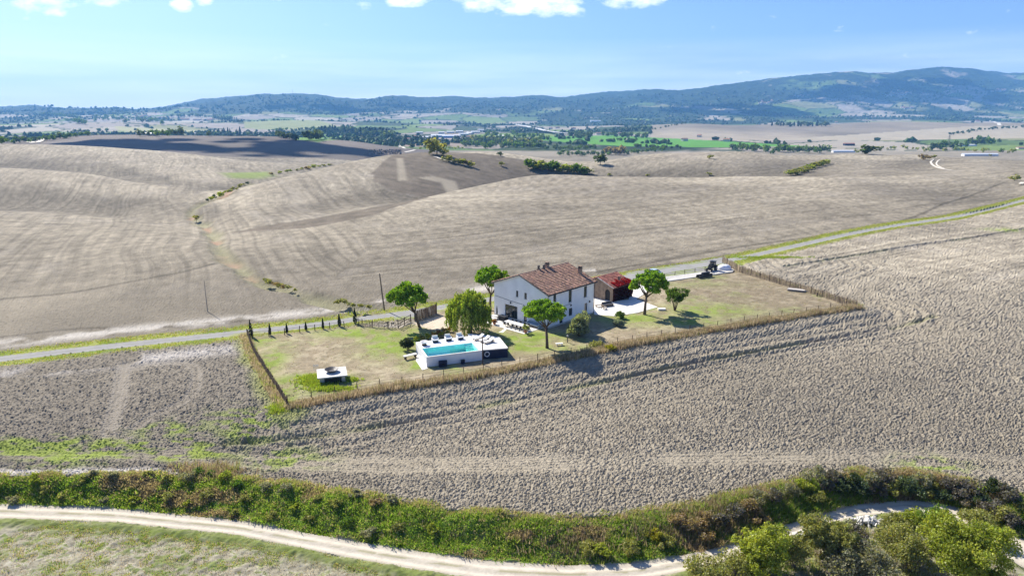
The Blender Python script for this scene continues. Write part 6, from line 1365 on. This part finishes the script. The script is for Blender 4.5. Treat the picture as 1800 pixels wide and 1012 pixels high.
row([(460, 494), (480, 500), (500, 507), (520, 512)], 10, .8, 1.3, 'bo', 'gully_bush', 'tiny brown bush low in the near gully', 'bush', 'bushes in the near gully', 2, 1, 1.6)
row([(590, 534), (620, 538), (650, 543)], 9, .7, 1.1, 'o', 'gully_bush', 'tiny green bush where the gully reaches the lane', 'bush', 'bushes by the lane end of gully', 2, 1, 1.8)
for (u, v, h, lb) in ((1071, 309, 2.2, 'small bush on the near crest, leftmost of three'), (1139, 310, 2.2, 'small bush on the near crest, middle of three'), (1247, 309, 3, 'small bush on the near crest, rightmost of three'), (1250, 279, 3.5, 'small bush on top of the pale hill'), (1783, 318, 4, 'olive bush beside the lane at the far right'), (1626, 281, 6, 'brown withered bush beside the pale farm track'), (1640, 279, 4, 'small bush right of the brown one by farm track'), (1740, 275, 5, 'bush right of the farm track near the long white roof')):
    q = P(u, v); far_tree(q[0], q[1], h, 'o' if 'brown' not in lb or 'right of' in lb else 'b', 'field_bush', lb, 'bush', None, 1.8, True)
o = mesh_np('valley_thickets', np.concatenate(MASS[0]), np.concatenate(MASS[1]), m_leaf, None, np.concatenate(MASS[2])); tag(o, 'dense thickets and tree belts of the valley', kind='stuff')
# woods of the valley and hills as one mass
nW = 20000; sx = fr_rng.uniform(-.84, .84, nW); yw = np.exp(fr_rng.uniform(math.log(1650), math.log(7600), nW)); xw = sx*yw
wd = fbm(xw/330, yw/500, 4, 33)-.56+sm01((yw-3300)/1500)*.10+sm01((yw-6000)/1200)*.30
_, cb1, _ = cells(xw/260+.35*fbm(xw/200, yw/200, 2, 20), yw/420+.4*fbm(xw/300, yw/300, 2, 22), 30)
br = (yw > 2060) & (yw < 3900) & (sx > .20); kp = ((wd > np.where(yw < 4300, .085, .02)) | ((cb1 < .028) & (fbm(xw/120, yw/200, 2, 38) > .47))) & ~br & ~((yw < 2700) & (sx > .03) & (sx < .42) & (cb1 > .03)); xw, yw = xw[kp], yw[kp]; nW = len(xw)
hz_ = ground_z(xw, yw); hh1 = fr_rng.uniform(6, 15, nW)*(1+.5*sm01((yw-4000)/3000)); hexa = np.array([(math.cos(a), math.sin(a)) for a in np.linspace(0, 2*math.pi, 6)[:-1]])
rad = hh1*fr_rng.uniform(.45, .8, nW)
base = np.concatenate([np.concatenate([hexa*.8, np.full((5, 1), .1)], 1), np.concatenate([hexa@np.array([[.81, .59], [-.59, .81]])*.95, np.full((5, 1), .55)], 1), [[0, 0, 1.0]]])
jit = fr_rng.uniform(.7, 1.25, (nW, 11, 1)); V = np.c_[xw, yw, hz_][:, None, :]+base[None]*np.stack([rad, rad, hh1], 1)[:, None, :]*jit
ff = []
for k in range(5): j = (k+1) % 5; ff += [(k, j, 5+k), (j, 5+j, 5+k), (5+k, 5+j, 10)]
F = (np.array(ff)[None]+np.arange(nW)[:, None, None]*11).reshape(-1, 3)
T = np.repeat(np.array([.042, .066, .022])[None]*fr_rng.uniform(.6, 1.9, (nW, 1))*fr_rng.normal(1, .08, (nW, 3)), 11, 0)
m_wood_far = leaf_mat('woodland_leaves', (1.25, 1.3, 1.2), .35); o = mesh_np('woodland', V.reshape(-1, 3), F, m_wood_far, None, T); tag(o, 'distant woods and hedges of the valley', kind='stuff')

# ------------------------------------------------------------------ far buildings
m_fw = mat('far_pale_wall', (.62, .56, .47), .9, var=.05, attr=True); m_fr = mat('far_tiled_roof', (.36, .19, .13), .9, var=.1, attr=True); m_fs = mat('far_sheet_roof', (.62, .64, .66), .6, var=.05, attr=True); m_fb = mat('far_blue_panel', (.10, .25, .50), .6, var=.05)
def far_house(x, y, L_, W_, H_, rot, name, label, cat, group, roof=None, wall=None, flat=False, win=True):
    z = gz(x, y)-1.0; t = tag(empty(name, (x, y, z), rot), label, cat, group); H_ += 1
    MB().box(-L_/2, -W_/2, 0, L_/2, W_/2, H_).build('wall', wall or m_fw, t, tint=True)
    b = MB(); o_ = .4; rh = W_*.16 if flat else W_*.28
    b.add([(-L_/2-o_, -W_/2-o_, H_+.01), (L_/2+o_, -W_/2-o_, H_+.01), (L_/2+o_, W_/2+o_, H_+.01), (-L_/2-o_, W_/2+o_, H_+.01), (-L_/2-o_, 0, H_+rh), (L_/2+o_, 0, H_+rh)], [(0,1,5,4), (3,4,5,2), (0,4,3), (1,2,5), (0,3,2,1)])
    b.build('roof', roof or m_fr, t, tint=True)
    if win:
        n = max(2, int(L_/4)); me = None
        for k in range(n):
            x_ = -L_/2+L_*(k+.5)/n
            if me is None: o = MB().box(-.5, -.05, -.7, .5, 0, .7).build('window', m_glass, t); me = o.data
            else: o = D.objects.new('window', me); col.objects.link(o); o.parent = t
            o.location = (x_, -W_/2-.01, H_-1.8)
    return t
hr = np.random.default_rng(800)
ind = [(742, 244, 30, 'w'), (757, 243, 34, 'w'), (770, 240, 46, 'b'), (788, 241, 40, 'b'), (803, 240, 26, 'w'), (815, 237, 34, 'w'), (826, 235, 30, 'w'), (836, 233, 36, 'w'), (808, 232, 30, 'w'), (792, 233, 30, 'w'), (776, 234, 24, 'w'), (727, 241, 24, 't'), (718, 246, 20, 't'), (845, 229, 30, 'w'), (760, 247, 20, 't'), (737, 234, 28, 'w'), (822, 242, 22, 't')]
for i, (u, v, L_, k) in enumerate(ind):
    q = P(u, v+1.5); lb = {'w': 'white industrial shed in the valley', 'b': 'blue fronted warehouse in the valley', 't': 'small brown roofed workshop in the valley'}[k]+' beyond the fields'
    far_house(q[0], q[1], L_, L_*.55, 6.5, hr.normal(0, .25), 'warehouse', lb, 'warehouse', 'industrial estate in the valley', m_fr if k == 't' else m_fs, m_fb if k == 'b' else None, True, L_ > 25)
ls = [(258, 238, 34), (285, 237, 44), (310, 237, 34), (335, 236, 40), (360, 237, 30), (395, 236, 34), (428, 237, 26), (448, 238, 40)]
for u, v, L_ in ls: q = P(u, v); far_house(q[0], q[1], L_, 12, 3.5, hr.normal(0, .1), 'long_shed', 'long low pale shed on the far edge of the dark hill', 'shed', 'low sheds beyond the dark hill', m_fs, None, True, False)
for u, v, L_ in ((325, 211, 60), (347, 212, 55), (365, 212.5, 60), (372, 211, 30)): q = P(u, v); far_house(q[0], q[1], L_, 18, 7, .1, 'farm_shed', 'long pink roofed farm shed before the dark wood', 'shed', 'long farm sheds far left', None, None, False, False)
for u, v in ((212, 206), (220, 205), (228, 206), (240, 205), (250, 206), (256, 204), (263, 206), (246, 207), (234, 203)): q = P(u, v); far_house(q[0], q[1], hr.uniform(16, 28), 12, 8, hr.uniform(-.6, .6), 'hamlet_house', 'tile roofed house in the hilltop hamlet far left', 'house', 'houses of the hilltop hamlet', None, None, False, False)
for u, v, lb in ((1033, 238, 'red roofed farmhouse of the left valley farmstead'), (1052, 236, 'pale farmhouse between the two valley farmsteads'), (1075, 237, 'wide farmhouse of the right valley farmstead'), (1090, 236, 'smaller house right of the wide valley farmhouse'), (968, 226, 'pale house beside the highway'), (980, 225, 'small house right of the one beside highway'), (1008, 226, 'white house beyond the highway'), (1203, 247, 'low pale barn on the brown hill foot'), (1229, 240, 'pale farm ruin alone on the brown hill'), (1277, 248, 'dark low hut on the brown hill foot'), (1718, 213, 'brown house on the right skyline field'), (1470, 215, 'pink farmhouse on the pale right hill')):
    q = P(u, v+1); far_house(q[0], q[1], hr.uniform(12, 24), 10, 6, hr.uniform(-.6, .6), 'valley_farmhouse', lb, 'house', None)
q = P(1047, 214); far_house(q[0], q[1], 75, 20, 7, .05, 'long_shed', 'long white shed below the wooded hills', 'shed', None, m_fs, m_white, True, False)
for u, v, L_, lb in ((1482, 268, 44, 'long white roofed building behind the right hill crest'), (1722, 274, 62, 'longest white roofed building by the railway'), (1700, 257, 40, 'white greenhouse among trees on the right'), (1794, 262, 16, 'dark roofed barn at the right edge')): q = P(u, v); far_house(q[0], q[1], L_, 9, 3.2, .03, 'long_building', lb, 'building', None, m_fs if 'dark' not in lb else m_fr, m_white if 'dark' not in lb else None, True, False)
q = P(1492, 256); far_house(q[0], q[1], 24, 12, 5, 0, 'barn', 'dark barn on the flat below the brown hill', 'barn', None, m_fr, m_navy, True, False)
vill = [(1580, 166, 16, 5, 30, 'in the village on the wooded mountain slope', 'mountain village'), (1626, 167, 5, 2, 8, 'in the tiny hamlet right of the mountain village', 'tiny mountain hamlet'), (1668, 163, 18, 3, 18, 'in the hamlet strung along the mountain slope', 'strung out mountain hamlet'), (1758, 160, 9, 2, 12, 'in the rightmost hamlet on the mountain', 'rightmost mountain hamlet'), (1412, 169, 10, 1.5, 7, 'scattered below the mountain woods', 'scattered mountain houses'), (1345, 180, 14, 4, 9, 'on the sunlit lower mountain slope', 'lower slope houses'), (1590, 190, 14, 2, 6, 'at the foot of the mountain', 'mountain foot houses')]
for (u, v, su, sv, n, ph, g) in vill:
    for i in range(n):
        q = P(u+hr.normal(0, su*.6), v+hr.normal(0, sv*.6)); L_ = hr.uniform(14, 30); far_house(q[0], q[1], L_, 13, hr.uniform(8, 14), hr.uniform(-.7, .7), 'village_house', 'small pale house '+ph, 'house', g, None, None, False, False)
# ------------------------------------------------------------------ roads and tracks far off
def strip_road(name, px, w, m, up=.6, k=6, pxs=True):
    c = curve([P(u, v)[:2] for u, v in px], k); c = np.array(c); V, F = [], []
    for i, p in enumerate(c):
        a = c[max(i-1, 0)]; b = c[min(i+1, len(c)-1)]; t = (b-a)/np.linalg.norm(b-a)
        for s in (-1, 1): x_, y_ = p[0]-t[1]*w/2*s, p[1]+t[0]*w/2*s; V.append((x_, y_, gz(x_, y_)+up))
        if i: F.append((2*i-2, 2*i-1, 2*i+1, 2*i))
    o = mesh_np(name, V, F, m); tag(o, kind='structure'); return o
m_trk = mat('pale_track', (.60, .55, .45), .95, var=.08, scale=.2); m_hw = mat('highway_surface', (.55, .55, .54), .9, var=.05, scale=.05)
strip_road('far_track', [(1798, 322), (1794, 325)], 2, m_trk)
strip_road('farm_track', [(1674, 300), (1660, 298), (1648, 295), (1639, 290), (1636, 285), (1641, 280)], 1.6, m_trk, .25)
strip_road('farm_track', [(1652, 281), (1648, 284), (1646, 289), (1652, 294), (1660, 297)], 1.2, m_trk, .25)
strip_road('field_track', [(764, 276), (775, 280), (790, 284), (805, 289), (825, 293)], 3, m_trk, .4)
strip_road('field_track', [(701, 247), (700, 252), (703, 258), (712, 262)], 7, m_trk, .8)
strip_road('field_track', [(712, 268), (722, 266), (730, 264)], 5, m_trk, .6)
strip_road('far_track', [(48, 250), (75, 246), (105, 240), (130, 237)], 10, m_trk, 1.0)
strip_road('far_track', [(1738, 212), (1750, 216), (1757, 221)], 14, m_trk, 1.0)
strip_road('highway', [(874, 239), (885, 241), (900, 246), (914, 250)], 18, m_hw, 5)
strip_road('highway', [(908, 222), (930, 226), (950, 231), (975, 236), (1003, 238.5)], 24, m_hw, 9)
# pylons
def pylon(u, v, h, lb):
    q = P(u, v); t = tag(empty('pylon', q), lb, 'pylon', 'power line pylons'); b = MB()
    for sx in (-1, 1):
        for sy in (-1, 1): b.tube([(sx*h*.09, sy*h*.09, 0), (sx*h*.015, sy*h*.015, h)], h*.008, 4)
    for k in range(1, 7):
        z = h*k/7; w_ = h*.09*(1-k/7)+h*.015; b.tube([(-w_, -w_, z), (w_, -w_, z), (w_, w_, z), (-w_, w_, z), (-w_, -w_, z)], h*.005, 3)
    b.build('lattice_tower', m_greywood, t)
    for k, z in enumerate((.72, .84, .95)): MB().tube([(-h*.16*(1-.2*k), 0, h*z), (h*.16*(1-.2*k), 0, h*z)], h*.008, 4).build('crossarm', m_greywood, t)
pylon(1666, 262, 30, 'lattice pylon among the trees by the white greenhouse'); pylon(1534, 214, 55, 'lattice pylon on the pale far hill')
q = P(515, 167); t = tag(empty('mast', (q[0], q[1], q[2]-3)), 'thin transmitter mast on the wooded skyline', 'mast'); MB().tube([(0, 0, 0), (0, 0, 60)], 1.6, 4).build('mast_shaft', m_greywood, t)
# rough broken ground by the track junction
rr_ = np.random.default_rng(900); nR = 260; pts = np.array([P(*p_)[:3] for p_ in zip(rr_.uniform(650, 705, nR), rr_.uniform(264, 271.5, nR))]); s = rr_.uniform(.8, 2.6, nR)
V = (pts[:, None, :]+oct_[None]*s[:, None, None]*rr_.uniform(.6, 1.4, (nR, 6, 1))).reshape(-1, 3); F = (of[None]+np.arange(nR)[:, None, None]*6).reshape(-1, 3)
o = mesh_np('spoil_heaps', V, F, gm_mid, None, np.repeat(np.array([[.16, .135, .11]])*rr_.uniform(.5, 2.2, (nR, 1)), 6, 0)); tag(o, 'rough broken ground by the track junction', kind='stuff')

# ------------------------------------------------------------------ unseen clouds added beyond the frame to shade the hills, above the air box
m_cloud = D.materials.new('cloud_white'); m_cloud.use_nodes = True; b_ = m_cloud.node_tree.nodes['Principled BSDF']; b_.inputs['Base Color'].default_value = (.92, .92, .93, 1); b_.inputs['Roughness'].default_value = 1
def shade_cloud(tx, ty, tz, h, rx, ry, rot, seed, n=34):
    r = np.random.default_rng(seed); k = (h-tz)/sun_v[2]; c = np.array([tx, ty, tz])+sun_v*k; bm = bmesh.new(); bmesh.ops.create_icosphere(bm, subdivisions=3, radius=1); bm.verts.ensure_lookup_table()
    sv = np.array([v.co[:] for v in bm.verts]); sf = np.array([[v.index for v in f_.verts] for f_ in bm.faces]); bm.free(); V, F = [], []
    for i in range(n):
        a = r.random()*6.28; q = math.sqrt(r.random()); x, y = rx*q*math.cos(a), ry*q*math.sin(a); s = min(rx, ry)*r.uniform(.16, .42)*(1.15-.6*q)
        p = sv*s*np.array([1.2, 1.0, .6]); nn = fbm(p[:, 0]/s*2+i*7+p[:, 2]/s, p[:, 1]/s*2, 3, seed)-.5; p = p*(1+.7*nn)[:, None]; p[:, 2] = np.maximum(p[:, 2], -.12*s)
        xx, yy = x*math.cos(rot)-y*math.sin(rot), x*math.sin(rot)+y*math.cos(rot); F.append(sf+len(V)*len(sv)); V.append(p+np.array([c[0]+xx, c[1]+yy, c[2]+r.uniform(0, .2)*s]))
    o = mesh_np('shade_cloud', np.concatenate(V), np.concatenate(F), m_cloud, None, None, True); tag(o, 'white cumulus added out of view to shade the hills', kind='stuff')
shade_cloud(*P(280, 254), 1300, 330, 130, .12, 1, 50); shade_cloud(*P(560, 266), 1300, 170, 90, .05, 2, 24)
shade_cloud(*P(1570, 168), 2000, 1050, 520, .1, 3, 80); shade_cloud(*P(1640, 150), 2100, 560, 380, .0, 4, 36); shade_cloud(*P(1300, 196), 1600, 520, 560, .1, 5, 50); shade_cloud(*P(620, 192), 1700, 900, 300, .1, 6, 50)
HAZE = 7e-5
# ------------------------------------------------------------------ air
hz = MB().box(-16000, -60, -80, 16000, 12500, 620)
hm = D.materials.new('haze_air'); hm.use_nodes = True; nt = hm.node_tree; nt.nodes.clear()
pv = nt.nodes.new('ShaderNodeVolumePrincipled'); pv.inputs['Density'].default_value = HAZE
pv.inputs['Color'].default_value = (.22, .53, 1, 1); pv.inputs['Anisotropy'].default_value = .1
oo = nt.nodes.new('ShaderNodeOutputMaterial'); nt.links.new(pv.outputs[0], oo.inputs['Volume'])
tag(hz.build('haze', hm), kind='stuff')
